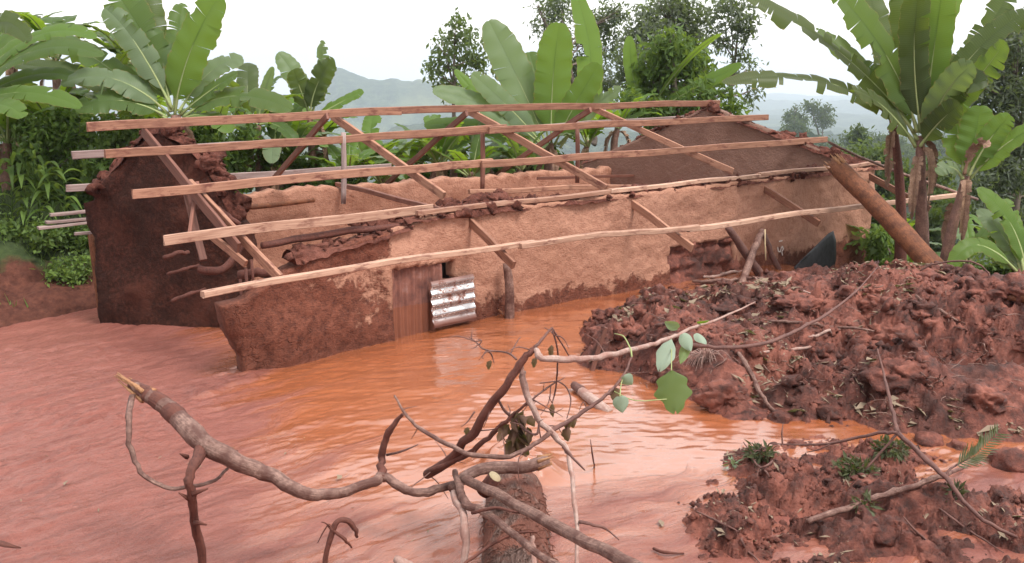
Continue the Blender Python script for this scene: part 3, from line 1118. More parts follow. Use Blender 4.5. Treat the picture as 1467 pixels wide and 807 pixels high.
lgp = [on_lg(*q) for q in lgx]
lg['endshift'] = lambda e, z: (-0.14 * sstep(-0.3, 1.6, z) if e == 0 else 0.16 * (z - 0.2))
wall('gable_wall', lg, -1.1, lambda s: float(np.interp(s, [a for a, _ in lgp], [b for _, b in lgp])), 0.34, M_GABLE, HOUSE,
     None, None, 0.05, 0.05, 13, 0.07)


# crumbled earth along the wall heads: broken lumps bedded in a low ragged ridge
import bmesh as _bm
_b = _bm.new()
_bm.ops.create_icosphere(_b, subdivisions=2, radius=1.0)
ICO_V = np.array([tuple(v.co) for v in _b.verts])
ICO_F = np.array([[v.index for v in f.verts] for f in _b.faces])
_b.free()


_b = _bm.new()
_bm.ops.create_icosphere(_b, subdivisions=4, radius=1.0)
ICO4_V = np.array([tuple(v.co) for v in _b.verts])
ICO4_F = np.array([[v.index for v in f.verts] for f in _b.faces])
_b.free()


def lumps_geo(P, S, seed, flat=0.75, fine=False):
    """a clod at each point P (m,3) with size S (m,)"""
    rng = np.random.RandomState(seed)
    m = len(P)
    ph = rng.uniform(0, 50, (m, 1))
    IV, IF = (ICO4_V, ICO4_F) if fine else (ICO_V, ICO_F)
    d = IV[None]
    nz = fbm(d[..., 0] * 1.9 + ph, d[..., 1] * 1.9 + ph * .7, d[..., 2] * 1.9, 5 if fine else 3, 0.5 if fine else 0.75) * (0.75 if fine else 1)
    v = d * (1 + 0.62 * nz)[..., None] * S[:, None, None] * np.array([1, 1, flat]) * rng.uniform(0.75, 1.3, (m, 1, 3))
    v = v + np.asarray(P)[:, None]
    f = IF[None] + (np.arange(m) * len(IV))[:, None, None]
    return v.reshape(-1, 3), f.reshape(-1, 3)


def capping(name, p0, p1, w, h, seed, parent=HOUSE, dens=26):
    p0, p1 = V(p0), V(p1)
    L = (p1 - p0).length
    T = (p1 - p0).normalized()
    S = T.cross(V((0, 0, 1))).normalized()
    rng = np.random.RandomState(seed)
    m = int(L * dens)
    f = rng.rand(m)
    dense = np.clip(fbm(f * L * 0.8, f * 0 + seed, seed, 3) + 0.45, 0.05, 1.2)
    g = np.clip(rng.normal(0, 0.42, m), -1, 1)
    sz = (0.018 + 0.07 * rng.rand(m) ** 2.2) * (0.5 + 0.8 * dense) * (h / 0.13) ** 0.5
    P = np.array(p0)[None] + f[:, None] * L * np.array(T) + (g * w / 2)[:, None] * np.array(S)
    P[:, 2] += rng.rand(m) * h * 0.5 * dense * (1 - np.abs(g)) + 0.01
    v, fc = lumps_geo(P, sz, seed)
    n, mm = int(L * 22), 9
    F_, G_ = np.meshgrid(np.linspace(0, 1, n), np.linspace(-1, 1, mm), indexing='ij')
    hh = h * 0.55 * np.clip(1 - np.abs(G_) ** 2, 0, 1) * np.clip(0.5 + fbm(F_ * L * 0.8, F_ * 0 + seed, seed, 5, 0.6), 0.1, 2) + 0.02 * fbm(F_ * L * 9, G_ * 2, seed, 3)
    B = np.array(p0)[None, None] + F_[..., None] * L * np.array(T) + (G_ * w / 2)[..., None] * np.array(S)
    B[..., 2] += hh - 0.02 - 0.03 * (np.abs(G_) > .95)
    gf = grid_faces(n, mm)
    tri = np.concatenate([gf[:, [0, 1, 2]], gf[:, [0, 2, 3]]]) + len(v)
    o = mk(name, np.concatenate([v, B.reshape(-1, 3)]), np.concatenate([fc, tri]), M_CAP, parent)
    o['kind'] = 'stuff'
    return o


q0, q1 = fw['p'](S_D + 0.3), fw['p'](fw['L'])
inn = HV * 0.15
capping('earth_capping', V((q0[0], q0[1], 1.66)) + inn, V((q1[0], q1[1], 1.68)) + inn, 0.40, 0.13, 2)
q0, q1 = fw['p'](0.8), fw['p'](S_D + 0.4)
capping('earth_capping', V((q0[0], q0[1], 1.26)) + HV * 0.2, V((q1[0], q1[1], 1.56)) + HV * 0.2, 0.5, 0.2, 6)
capping('earth_capping', hp(7.0, 13.5, 1.45), hp(9.6, 13.3, 1.72), 0.4, 0.25, 8)
gi = (gF - gM).normalized() * 0
capping('earth_capping', V((gF.x, gF.y, 1.70)) - HU * 0.14 + HV * 0.3, V((gM.x, gM.y, 2.84)) - HU * 0.14, 0.42, 0.20, 11)
capping('earth_capping', V((gM.x, gM.y, 2.84)) - HU * 0.12, V((gB.x, gB.y, 1.46)) - HU * 0.12, 0.34, 0.08, 15)


dG = (gL1 - gL0).normalized()
for k in range(len(lgp) - 2):
    a_, b_ = lgp[k], lgp[k + 1]
    nb = V((-dG.y, dG.x, 0)) * 0.17
    capping('earth_capping', V((gL0.x, gL0.y, 0)) + dG * a_[0] + nb + V((0, 0, a_[1] - gL0.z * 0)), V((gL0.x, gL0.y, 0)) + dG * b_[0] + nb + V((0, 0, b_[1])), 0.34, 0.22, 60 + k, dens=40)


# ---- roof timbers
def fpl(name, a, b, w=0.055, h=0.105, mat=M_TIMBER, seed=1, off=0.0, off2=None, seg=14, bow=0.0):
    p0, p1 = onfront(*a, off), onfront(*b, off if off2 is None else off2)
    return plank(name, p0, p1, w, h, mat, HOUSE, seg=seg, seed=seed, bow=bow)


tm_ridge0 = onn(125, 182, N_RIDGE)
tm_ridge1 = onn(1030, 148, N_RIDGE)
tmid = onn(552, 160, N_RIDGE)
plank('ridge_beam', tm_ridge0, tmid + HU * 0.3, 0.055, 0.135, M_TIMBER, HOUSE, seed=3, seg=16)
plank('ridge_beam', tmid - HU * 0.2 + HV * 0.06 + V((0, 0, 0.02)), tm_ridge1, 0.055, 0.125, M_TIMBER, HOUSE, seed=4, seg=16)
fpl('purlin', (150, 222), (725, 183), seed=5, h=0.12)
fpl('purlin', (700, 187), (1100, 168), seed=6, h=0.12, off=0.03)
fpl('purlin', (190, 279), (705, 233), seed=7, h=0.125, bow=0.02)
fpl('purlin', (690, 236), (1184, 200), seed=8, h=0.12, off=0.02)
fpl('purlin', (234, 344), (620, 299), seed=9, h=0.13, mat=M_TIMBERL)
fpl('purlin', (290, 423), (765, 348), seed=10, mat=M_TIMBERL, w=0.10, h=0.075, off=0.02, bow=0.05)
fpl('purlin', (745, 352), (1000, 325), seed=11, mat=M_TIMBERL, w=0.10, h=0.08, off=0.05, bow=0.02)
fpl('purlin', (985, 329), (1372, 280), seed=12, mat=M_TIMBERL, w=0.10, h=0.085, off=0.02, bow=0.03)
# wall plate, showing in patches through the crumbled earth
w0, w1 = fw['p'](S_D + 0.5), fw['p'](fw['L'] - 0.1)
for k, (a, b) in enumerate(((0.0, 0.36), (0.34, 0.70), (0.68, 1.02))):
    A0 = V((w0[0], w0[1], 1.735)).lerp(V((w1[0], w1[1], 1.755)), a) + HV * 0.03 + V((0, 0, 0.01 * k))
    A1 = V((w0[0], w0[1], 1.735)).lerp(V((w1[0], w1[1], 1.755)), b) + HV * (0.05 - 0.02 * k)
    plank('wall_plate', A0, A1, 0.10, 0.07, M_TIMBERL, HOUSE, seed=20 + k)
# back slope battens and boards with ends standing out at the left
for k, (a, b, h) in enumerate((((103, 223), (1010, 168), 0.12), ((95, 270), (560, 238), 0.12))):
    plank('purlin', onback(*a), onback(*b), 0.06, h, M_TIMBER2, HOUSE, seed=30 + k, seg=16)
for k, (a, b, dz) in enumerate((((72, 308), (330, 290), 0.0), ((66, 319), (330, 297), -0.05), ((54, 326), (330, 305), -0.1))):
    p0 = onn(*a, 19.0)
    p1 = onn(*b, 19.0)
    p1.z = p0.z + 0.05 + dz * 0.3
    plank('eaves_board', p0, p0 + (p1 - p0).normalized() * 3.4, 0.14, 0.05, M_TIMBER2, HOUSE, seed=35 + k)
plank('purlin', onn(545, 197, 16.2), onn(1020, 172, 16.2), 0.05, 0.09, M_TIMBERD, HOUSE, seed=38)


# rafters
def rafter(a, b, back=False, off=-0.11, mat=M_TIMBER, seed=1, w=0.05, h=0.12, name='rafter', **kw):
    fn = onback if back else onfront
    return plank(name, fn(*a, off), fn(*b, off), w, h, mat, HOUSE, seed=seed, **kw)


rafter((476, 166), (636, 281), seed=41, w=0.06, h=0.13)
rafter((672, 160), (868, 270), seed=42, w=0.06, h=0.13)
rafter((848, 155), (1050, 246), seed=43, w=0.06, h=0.12)
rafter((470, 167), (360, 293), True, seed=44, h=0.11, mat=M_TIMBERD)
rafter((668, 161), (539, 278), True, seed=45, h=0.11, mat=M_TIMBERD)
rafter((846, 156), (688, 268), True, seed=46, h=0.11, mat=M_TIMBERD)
for k, (a, b) in enumerate((((664, 308), (736, 381)), ((900, 288), (992, 356)), ((1089, 266), (1172, 322)), ((1244, 252), (1332, 300)))):
    rafter(a, b, seed=50 + k, off=-0.13, w=0.06, h=0.13)
# left end: boards hanging askew in the broken corner
rafter((205, 188), (342, 356), seed=55, off=-0.13, mat=M_TIMBERD, w=0.05, h=0.16)
rafter((272, 262), (402, 400), seed=56, off=-0.15, w=0.06, h=0.13)
rafter((300, 335), (352, 378), seed=57, off=-0.25, w=0.05, h=0.10)
plank('hanging_board', onfront(262, 255, -0.2), onfront(292, 372, -0.75), 0.10, 0.04, M_TIMBERD, HOUSE, seed=58)
plank('hanging_board', onfront(283, 262, -0.15), onfront(272, 336, -0.5), 0.05, 0.04, M_TIMBERD, HOUSE, seed=59)
# king posts and ties
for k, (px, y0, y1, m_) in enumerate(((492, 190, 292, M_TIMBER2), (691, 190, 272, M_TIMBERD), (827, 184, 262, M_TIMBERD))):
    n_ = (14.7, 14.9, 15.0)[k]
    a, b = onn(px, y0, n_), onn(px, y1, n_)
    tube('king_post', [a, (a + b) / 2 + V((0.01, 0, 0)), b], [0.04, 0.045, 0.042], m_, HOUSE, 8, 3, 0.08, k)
plank('tie_beam', onn(672, 275, 13.6), onn(925, 266, 13.6), 0.07, 0.08, M_TIMBER, HOUSE, seed=62)
plank('tie_beam', onn(770, 255, 16.9), onn(1060, 248, 16.9), 0.05, 0.06, M_TIMBERD, HOUSE, seed=63)
plank('tie_beam', hp(8.3, 12.8, 1.62), hp(8.7, 17.5, 1.55), 0.07, 0.08, M_TIMBERD, HOUSE, seed=64)
plank('purlin', onfront(1236, 241, 0.0), onfront(1276, 239, 0.0), 0.06, 0.10, M_TIMBER, HOUSE, seed=65)
# poles inside the broken corner
tube('wall_pole', [onn(375, 352, 12.7), onn(470, 335, 12.75), onn(598, 321, 12.6)], [0.05, 0.055, 0.04], M_BRANCHD, HOUSE, 8, 4, 0.15, 3)
tube('wall_pole', [onn(340, 296, 17.0), onn(372, 296, 17.0), onn(450, 287, 17.1)], [0.05, 0.05, 0.04], M_POLE, HOUSE, 8, 4, 0.12, 4)
for k, (pts, r) in enumerate((([(283, 385, 13.4), (318, 387, 13.3), (338, 366, 13.3), (349, 342, 13.3)], 0.055),
                              ([(235, 369, 14.5), (252, 364, 14.6), (270, 361, 14.7)], 0.035),
                              ([(240, 393, 14.4), (262, 387, 14.5), (285, 380, 14.6)], 0.025),
                              ([(246, 432, 14.2), (268, 423, 14.3), (294, 414, 14.5)], 0.028),
                              ([(342, 394, 13.0), (370, 391, 12.8), (392, 392, 12.6)], 0.06),
                              ([(305, 296, 14.0), (322, 306, 13.9), (344, 322, 13.8)], 0.04))):
    tube('wall_pole', [onn(*p) for p in pts], [r, r * 1.05, r * 0.9, r * 0.7][:len(pts)], M_BRANCHD, HOUSE, 8, 4, 0.15, 10 + k)
# vertical laths of the wattle
for k, (px, y0, y1) in enumerate(((352, 385, 432), (344, 400, 450), (360, 372, 420))):
    tube('wall_pole', [onn(px, y0, 12.75), onn(px + 4, y1, 12.7)], [0.022, 0.02], M_BRANCHD, HOUSE, 6, 2, 0.1, 30 + k)
# support posts
def on_mud(px, py):
    p = atz(px, py, 0)
    for _ in range(4):
        p = atz(px, py, float(mud_z(p.x, p.y)))
    return p


pb = onn(730, 449, 12.22)
pt_ = onn(726, 378, 12.22)
tube('support_post', [V((pb.x, pb.y, -0.8)), pb, (pb + pt_) / 2 + V((0.02, 0, 0)), pt_], [0.075, 0.078, 0.07, 0.065], M_BRANCH, HOUSE, 10, 4, 0.09, 2)
tube('post_stub', [V((pb.x - 0.05, pb.y, 0.0)), V((pb.x - 0.17, pb.y - 0.04, 0.14))], [0.025, 0.018], M_POLE, HOUSE, 6, 2, 0.1, 2)
pb = atz(146, 456, -0.45)
pt_ = aty(130, 336, pb.y + 0.1)
tube('support_post', [V((pb.x, pb.y, -1.2)), pb, (pb + pt_) / 2, pt_], [0.065, 0.06, 0.055, 0.05], M_POLE, HOUSE, 10, 4, 0.08, 6)
plank('eaves_board', aty(107, 336, pb.y), aty(150, 331, pb.y + 0.3), 0.07, 0.05, M_TIMBER2, HOUSE, seed=70)


# corrugated iron
def corrugated(name, c0, ax_u, ax_v, nu, nv, waves, amp, mat, parent=None, wet=None, seed=0, along='u', origin=None):
    """sheet spanned by ax_u, ax_v from corner c0; ridges run across the 'along' axis"""
    Ug, Vg = np.meshgrid(np.linspace(0, 1, nu), np.linspace(0, 1, nv), indexing='ij')
    nrm = V(ax_u).cross(V(ax_v)).normalized()
    ph = (Ug if along == 'u' else Vg) * waves * 2 * math.pi
    d = amp * np.sin(ph) + 0.012 * fbm(Ug * 3, Vg * 3, seed, 3)
    P = np.array(c0)[None, None] + Ug[..., None] * np.array(ax_u) + Vg[..., None] * np.array(ax_v) + d[..., None] * np.array(nrm)
    P2 = P + np.array(nrm) * -0.004
    vs = np.concatenate([P.reshape(-1, 3), P2.reshape(-1, 3)])
    f1 = grid_faces(nu, nv)
    f2 = f1[:, ::-1] + nu * nv
    rim = []
    m = nu * nv
    for i in range(nu - 1):
        for j in (0, nv - 1):
            a, b = i * nv + j, (i + 1) * nv + j
            rim.append((a, b, b + m, a + m))
    for j in range(nv - 1):
        for i in (0, nu - 1):
            a, b = i * nv + j, i * nv + j + 1
            rim.append((a, b, b + m, a + m))
    fs = np.concatenate([f1, f2, np.array(rim)])
    wv = np.zeros((2, nu, nv))
    if wet is not None:
        wv[:] = wet(Ug, Vg)[None]
    return mk(name, vs, fs, mat, parent, col=wv, origin=origin)


d0, d1 = onn(562, 474, 12.50), onn(634, 462, 12.50)
dt = onn(564, 372, 12.50)
corrugated('door_sheet', d0 - V((0, 0, 0.3)), V((d1.x - d0.x, d1.y - d0.y, 0)), V((0.0, 0.0, dt.z - d0.z + 0.3)), 80, 30, 7.5, 0.016, M_RUST, HOUSE,
           lambda U, W: sstep(0.50, 0.44, W), 3)
c0, c1 = onn(621, 465, 12.31), onn(682, 452, 12.31)
ct_ = onn(617, 404, 12.39)
sheet = corrugated('corrugated_sheet', c0 - V((0, 0, 0.06)), c1 - c0, ct_ - c0 + V((0, 0, 0.06)), 40, 60, 4.6, 0.02, M_TIN, None,
                   lambda U, W: np.clip(sstep(0.2, 0.08, W) + sstep(0.86, 0.97, W) * 0.9, 0, 1), 5, 'v', origin=c0)
tag(sheet, 'small bright corrugated iron sheet leaning against the wall beside the rusty door sheet', 'metal sheet')


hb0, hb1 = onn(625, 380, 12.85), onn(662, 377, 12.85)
plank('gap_dark_board', V((hb0.x, hb0.y, 0.6)), V((hb1.x, hb1.y, 0.6)), 0.04, 1.5, M_BLACK, HOUSE, seed=91)  # added board that hides the lit interior so the door gap looks dark


# chalk mark on the plaster: small worn pale strokes
def stroke(pts, w=0.012):
    g = Geo()
    for (a, b) in zip(pts[:-1], pts[1:]):
        p, q = onn(*a, 12.40), onn(*b, 12.40)
        d = (q - p).normalized()
        s = d.cross(HV) * w
        g.add([p - s, q - s, q + s, p + s, p - s - HV * 0.004, q - s - HV * 0.004, q + s - HV * 0.004, p + s - HV * 0.004],
              [(4, 5, 6, 7), (0, 1, 5, 4), (1, 2, 6, 5), (2, 3, 7, 6), (3, 0, 4, 7)])
    return g


for pts in ([(1114, 354), (1115, 360), (1118, 361), (1119, 355)], [(1119, 355), (1121, 353), (1122, 357), (1120, 361), (1121, 366)], [(1116, 346), (1121, 345)]):
    stroke(pts).build('chalk_mark', M_CHALK, HOUSE, smooth=False)


# ------------------------------------------------------------------ things against the house
# splintered trunk leaning on the eaves
a, b = atz(1346, 392, 0.35), onn(1196, 236, 11.35)
trunk = empty('snapped_trunk', a, 'thick bare snapped tree trunk leaning against the eaves, splintered at its top', 'tree trunk')
dirn = (b - a).normalized()
tube('stem', [a - dirn * 0.8, a, a.lerp(b, 0.5) + V((0.02, 0, 0.02)), b], [0.19, 0.185, 0.175, 0.165], M_POLE, trunk, 16, 8, 0.07, 3, 0.12)
g = Geo()
for k in range(34):
    th = random.uniform(0, 6.28)
    r0 = random.uniform(0.03, 0.15)
    A = dirn.cross(V((0, 0, 1))).normalized()
    B = dirn.cross(A)
    s = b + A * math.cos(th) * r0 + B * math.sin(th) * r0 - dirn * 0.12
    e = s + dirn * random.uniform(0.12, 0.30) + A * random.uniform(-.05, .05) + B * random.uniform(-.05, .05)
    g.add(*tube_geo([s, (s + e) / 2, e], [0.028, 0.02, 0.004], 5, 1))
g.build('splinters', M_SPLINT, trunk)

pole = tube('thin_pole', [onn(1186, 203, 12.0), onn(1230, 224, 11.8), onn(1312, 256, 11.5), onn(1400, 286, 11.2)], [0.022, 0.026, 0.032, 0.034], M_BRANCH, None, 8, 4, 0.12, 4)
tag(pole, 'thin straight pole sticking out from the far gable past the roof edge', 'pole')

for k, (pts, r, m_, nm, lab) in enumerate((
        ([(1043, 326, 12.05), (1062, 352, 12.0), (1092, 396, 11.9)], 0.075, M_TWIG, 'charred_pole', 'dark charred pole leaning under the rafter tail, with a peeling side shoot'),
        ([(1092, 331, 12.1), (1080, 358, 11.9), (1066, 398, 11.6)], 0.07, M_BRANCH, 'reddish_pole', 'short reddish split pole crossing the charred pole beside the wall'),
        ([(1095, 336, 12.2), (1104, 360, 12.15), (1119, 392, 12.1)], 0.055, M_TWIG, 'dark_stake', 'thin dark stake leaning on plaster next to the chalk mark'))):
    P = [onn(*p) for p in pts]
    P.append(P[-1] + (P[-1] - P[-2]) * 0.5)
    tag(tube(nm, P, [r * 0.85, r, r, r], m_, None, 9, 4, 0.15, 40 + k), lab, 'pole')
tag(tube('peeled_stick', [onn(1096, 329, 11.9), onn(1096, 350, 11.9), onn(1097, 373, 11.9)], [0.012, 0.014, 0.012], M_CUT, None, 6, 2, 0.05, 5),
    'pale peeled stick hanging straight down beside the reddish pole', 'stick')

# black sheet of roofing standing on edge in the heap
bp = [(1140, 384), (1160, 362), (1188, 335), (1195, 331), (1198, 345), (1199, 372), (1192, 400), (1160, 404)]
ring = [onn(x, y, 11.7 + 0.004 * (x - 1140)) for x, y in bp]
cen = sum(ring, V((0, 0, 0))) / len(ring)
nr = (ring[2] - ring[0]).cross(ring[5] - ring[0]).normalized()
vs, fs = [], []
nR = 5
for lay in (0, 1):
    for i in range(nR + 1):
        for q in ring:
            p = cen.lerp(q, i / nR)
            vs.append(p + nr * (0.05 * mnoise.noise(p * 2.5) + 0.06 * (p - cen).length ** 2 - lay * 0.008))
m = len(ring)
for lay in (0, 1):
    o = lay * m * (nR + 1)
    for i in range(nR):
        for j in range(m):
            j2 = (j + 1) % m
            q = (o + i * m + j, o + i * m + j2, o + (i + 1) * m + j2, o + (i + 1) * m + j)
            fs.append(q if lay == 0 else q[::-1])
o = m * (nR + 1)
for j in range(m):
    j2 = (j + 1) % m
    fs.append((nR * m + j, nR * m + j2, o + nR * m + j2, o + nR * m + j))
tag(mk('black_sheet', vs, fs, M_BLACK), 'black bent sheet standing on edge between the wall and the soil heap', 'sheet')
#PART2
# ------------------------------------------------------------------ foliage builders
def leafcloud(centers, radii, n, size, aspect=2.2, droop=0.3, seed=0, shell=0.5, squash=0.85, up=0.35, jit=0.45, clump=0, cl_r=0.25):
    """many small leaf faces (two triangles folded along the rib) spread through blobs"""
    rng = np.random.RandomState(seed)
    centers = np.asarray(centers, float)
    radii = np.asarray(radii, float)
    pick = rng.choice(len(centers), n, p=radii ** 2 / (radii ** 2).sum())
    d = rng.normal(size=(n, 3))
    d /= np.linalg.norm(d, axis=1)[:, None]
    rr = rng.rand(n) ** (1 / 3.0)
    rr = shell + (1 - shell) * rr
    rr *= rng.rand(n) ** 0.25
    if clump:
        # gather leaves round twig ends
        nc = max(1, n // clump)
        ci = rng.choice(len(centers), nc, p=radii ** 2 / (radii ** 2).sum())
        dd = rng.normal(size=(nc, 3))
        dd /= np.linalg.norm(dd, axis=1)[:, None]
        r2 = (shell + (1 - shell) * rng.rand(nc)) * radii[ci]
        cc = centers[ci] + dd * r2[:, None] * np.array([1, 1, squash])
        k = rng.randint(0, nc, n)
        P = cc[k] + rng.normal(size=(n, 3)) * cl_r
    else:
        P = centers[pick] + d * (rr * radii[pick])[:, None] * np.array([1, 1, squash])
    ax = rng.normal(size=(n, 3)) * jit + d * 0.6 + np.array([0, 0, -droop])
    ax /= np.linalg.norm(ax, axis=1)[:, None]
    nr = rng.normal(size=(n, 3)) * 0.6 + np.array([0, 0, up + 0.3]) + d * 0.3
    sd = np.cross(ax, nr)
    sd /= np.linalg.norm(sd, axis=1)[:, None] + 1e-9
    nr = np.cross(sd, ax)
    L = size * (0.6 + 0.8 * rng.rand(n))[:, None]
    W = L / aspect
    v0 = P
    v1 = P + ax * L * 0.45 + sd * W * 0.5 + nr * W * 0.12
    v2 = P + ax * L
    v3 = P + ax * L * 0.45 - sd * W * 0.5 + nr * W * 0.12
    vs = np.stack([v0, v1, v2, v3], 1).reshape(-1, 3)
    i = np.arange(n) * 4
    fs = np.stack([i, i + 1, i + 2, i, i + 2, i + 3], 1).reshape(-1, 3)
    return vs, fs


def tree(name, label, cat, base, blobs, n, size, mat, trunk_r=0.12, bark=M_TRUNK, group=None, seed=0, aspect=2.2, limbs=True, droop=0.3,
         shell=0.35, squash=0.85, clump=14, cl_r=0.22, top=None, part='crown', stem='trunk'):
    base = V(base)
    o = empty(name, base, label, cat, group)
    cs = [V(b[0]) for b in blobs]
    rs = [b[1] for b in blobs]
    vs, fs = leafcloud([tuple(c) for c in cs], rs, n, size, aspect, droop, seed, shell, squash, clump=clump, cl_r=cl_r)
    mk(part, vs, fs, mat, o, smooth=False)
    rnd = random.Random(seed)
    topc = V(top) if top is not None else max(cs, key=lambda c: c.z)
    g = Geo()
    mid = base.lerp(topc, 0.5) + V((rnd.uniform(-.1, .1), rnd.uniform(-.1, .1), 0)) * (topc - base).length * 0.1
    g.add(*tube_geo([base - V((0, 0, 0.6)), base, mid, topc], [trunk_r * 1.15, trunk_r, trunk_r * 0.7, trunk_r * 0.2], 8, 4, 0.1, seed))
    if limbs:
        for c, r in zip(cs, rs):
            f = rnd.uniform(0.35, 0.75)
            s = base.lerp(mid, f * 2) if f < 0.5 else mid.lerp(topc, f * 2 - 1)
            if c.z < s.z:
                s.z = c.z - r * 0.3
            e = c + V((rnd.uniform(-.3, .3), rnd.uniform(-.3, .3), rnd.uniform(0, .4))) * r
            g.add(*tube_geo([s, s.lerp(e, 0.5) + V((0, 0, -0.08 * r)), e], [trunk_r * 0.42, trunk_r * 0.28, trunk_r * 0.06], 6, 3, 0.1, seed))
            for q in range(3):
                e2 = c + V((rnd.uniform(-.8, .8), rnd.uniform(-.8, .8), rnd.uniform(-.4, .8))) * r
                g.add(*tube_geo([s.lerp(e, 0.6), e2], [trunk_r * 0.2, trunk_r * 0.04], 5, 1))
    g.build(stem, bark, o)
    return o


def bez(a, b, c, t):
    return a * (1 - t) ** 2 + b * 2 * t * (1 - t) + c * t * t


def banana_leaf(parent, p0, p1, p2, width, face, mat, seed=0, tear=0.35, fold=0.35, pet=0.14, curl=0.25, rib=0.022, name='leaf'):
    rnd = random.Random(seed)
    n = 44
    C = [bez(p0, p1, p2, i / n) for i in range(n + 1)]
    T = [(C[min(i + 1, n)] - C[max(i - 1, 0)]).normalized() for i in range(n + 1)]
    face = V(face).normalized()
    m = 5
    vs, fs, at = [], [], []
    i0 = int(pet * n)
    Ltot = sum((C[i + 1] - C[i]).length for i in range(n))

    def shape(s):
        return min(1, max(0.0, s / 0.16)) ** 0.6 * math.sqrt(max(0.0, 1 - (max(0, s - 0.66) / 0.345) ** 2)) * (1 - 0.12 * s)

    for side in (-1, 1):
        i = i0
        while i < n:
            torn = rnd.random() < tear
            ln = rnd.randint(1, 4) if torn else rnd.randint(3, 9)
            j = min(n, i + ln)
            dfold = rnd.gauss(0, 0.34 if torn else 0.07) * (1 if tear > 0 else 0.3)
            gap = rnd.uniform(0.04, 0.30) if torn else 0.0
            short = rnd.uniform(0.84, 1.0) if torn else 1.0
            base = len(vs)
            mid = (i + j) / 2
            for k in range(i, j + 1):
                s = (k - i0) / (n - i0)
                w = width / 2 * shape(s) * short * (1 + 0.04 * math.sin(k * 1.7 + seed))
                N = (face - T[k] * face.dot(T[k]))
                N = N.normalized() if N.length > 1e-4 else V((0, 0, 1))
                S = T[k].cross(N) * side
                for q in range(m + 1):
                    f = q / m
                    th = fold + dfold * f + 0.05 * math.sin(k * 0.9 + seed)
                    kk = (mid - k) * gap * f * f
                    along = T[k] * (kk * Ltot / n)
                    p = C[k] + S * (w * f * math.cos(th)) + N * (w * f * math.sin(th) - w * curl * f * f) + along + T[k] * (w * 0.22 * f)
                    if torn:
                        p += V((0, 0, -0.12 * w * f * f))
                    vs.append(p)
                    at.append((s * Ltot, f * side, 0))
            for k in range(j - i):
                for q in range(m):
                    a = base + k * (m + 1) + q
                    b_ = a + m + 1
                    fs.append((a, b_, b_ + 1, a + 1) if side > 0 else (a, a + 1, b_ + 1, b_))
            i = j
    lf = mk(name, vs, fs, mat, parent, attr=at)
    pts = [C[int(n * f)] for f in (0, 0.1, 0.25, 0.5, 0.75, 0.95)]
    face0 = V(face) * 0.012
    vs2, fs2, at2 = tube_geo([p - face0 for p in pts], [rib * 1.5, rib * 1.2, rib, rib * 0.7, rib * 0.4, rib * 0.12], 6, 3)
    mk('midrib', vs2, fs2, M_PETIOLE if mat is not M_DRYLEAF else M_DRYLEAF, lf, attr=at2)
    return lf


CAMV = V((0, -1, 0.25))
UPV = V((0, -0.25, 1))


def banana(label, stem, Yd, leaves, r=0.13, group='banana plants round the house', dry=3, stem_mat=M_PSEUDO, seed=0):
    """stem: list of pixels at depth Yd, foot first; leaves: (p0, ctrl, tip, width, facing, mat, tear, depth shift of tip)"""
    P = [aty(x, y, Yd) for x, y in stem]
    o = empty('banana_plant', P[0], label, 'banana plant', group)
    foot = P[0] - (P[1] - P[0]).normalized() * 1.5
    tube('stem', [foot] + P, [r * 1.15] + list(np.linspace(r * 1.05, r * 0.6, len(P))), stem_mat, o, 12, 5, 0.08, seed)
    for k, (a, c, t, w, face, mat, tear, dy) in enumerate(leaves):
        p0, p1, p2 = aty(*a, Yd - 0.05 * (k % 3)), aty(*c, Yd + dy * 0.5), aty(*t, Yd + dy)
        banana_leaf(o, p0, p1, p2, w, face, mat, seed * 31 + k, tear, 0.30 if face is UPV else 0.22, 0.13, 0.25)
    rnd = random.Random(seed + 5)
    for k in range(dry):
        s = P[-1].lerp(P[0], rnd.uniform(0.0, 0.35))
        th = rnd.uniform(0, 6.28)
        d = V((math.cos(th), math.sin(th), 0))
        banana_leaf(o, s, s + d * 0.35 + V((0, 0, 0.05)), s + d * 0.28 - V((0, 0, rnd.uniform(0.7, 1.3))), 0.28, d, M_DRYLEAF, seed * 9 + k + 77, 0.6, 0.9, 0.05, 0.3, 0.015, 'dry_leaf')
    return o


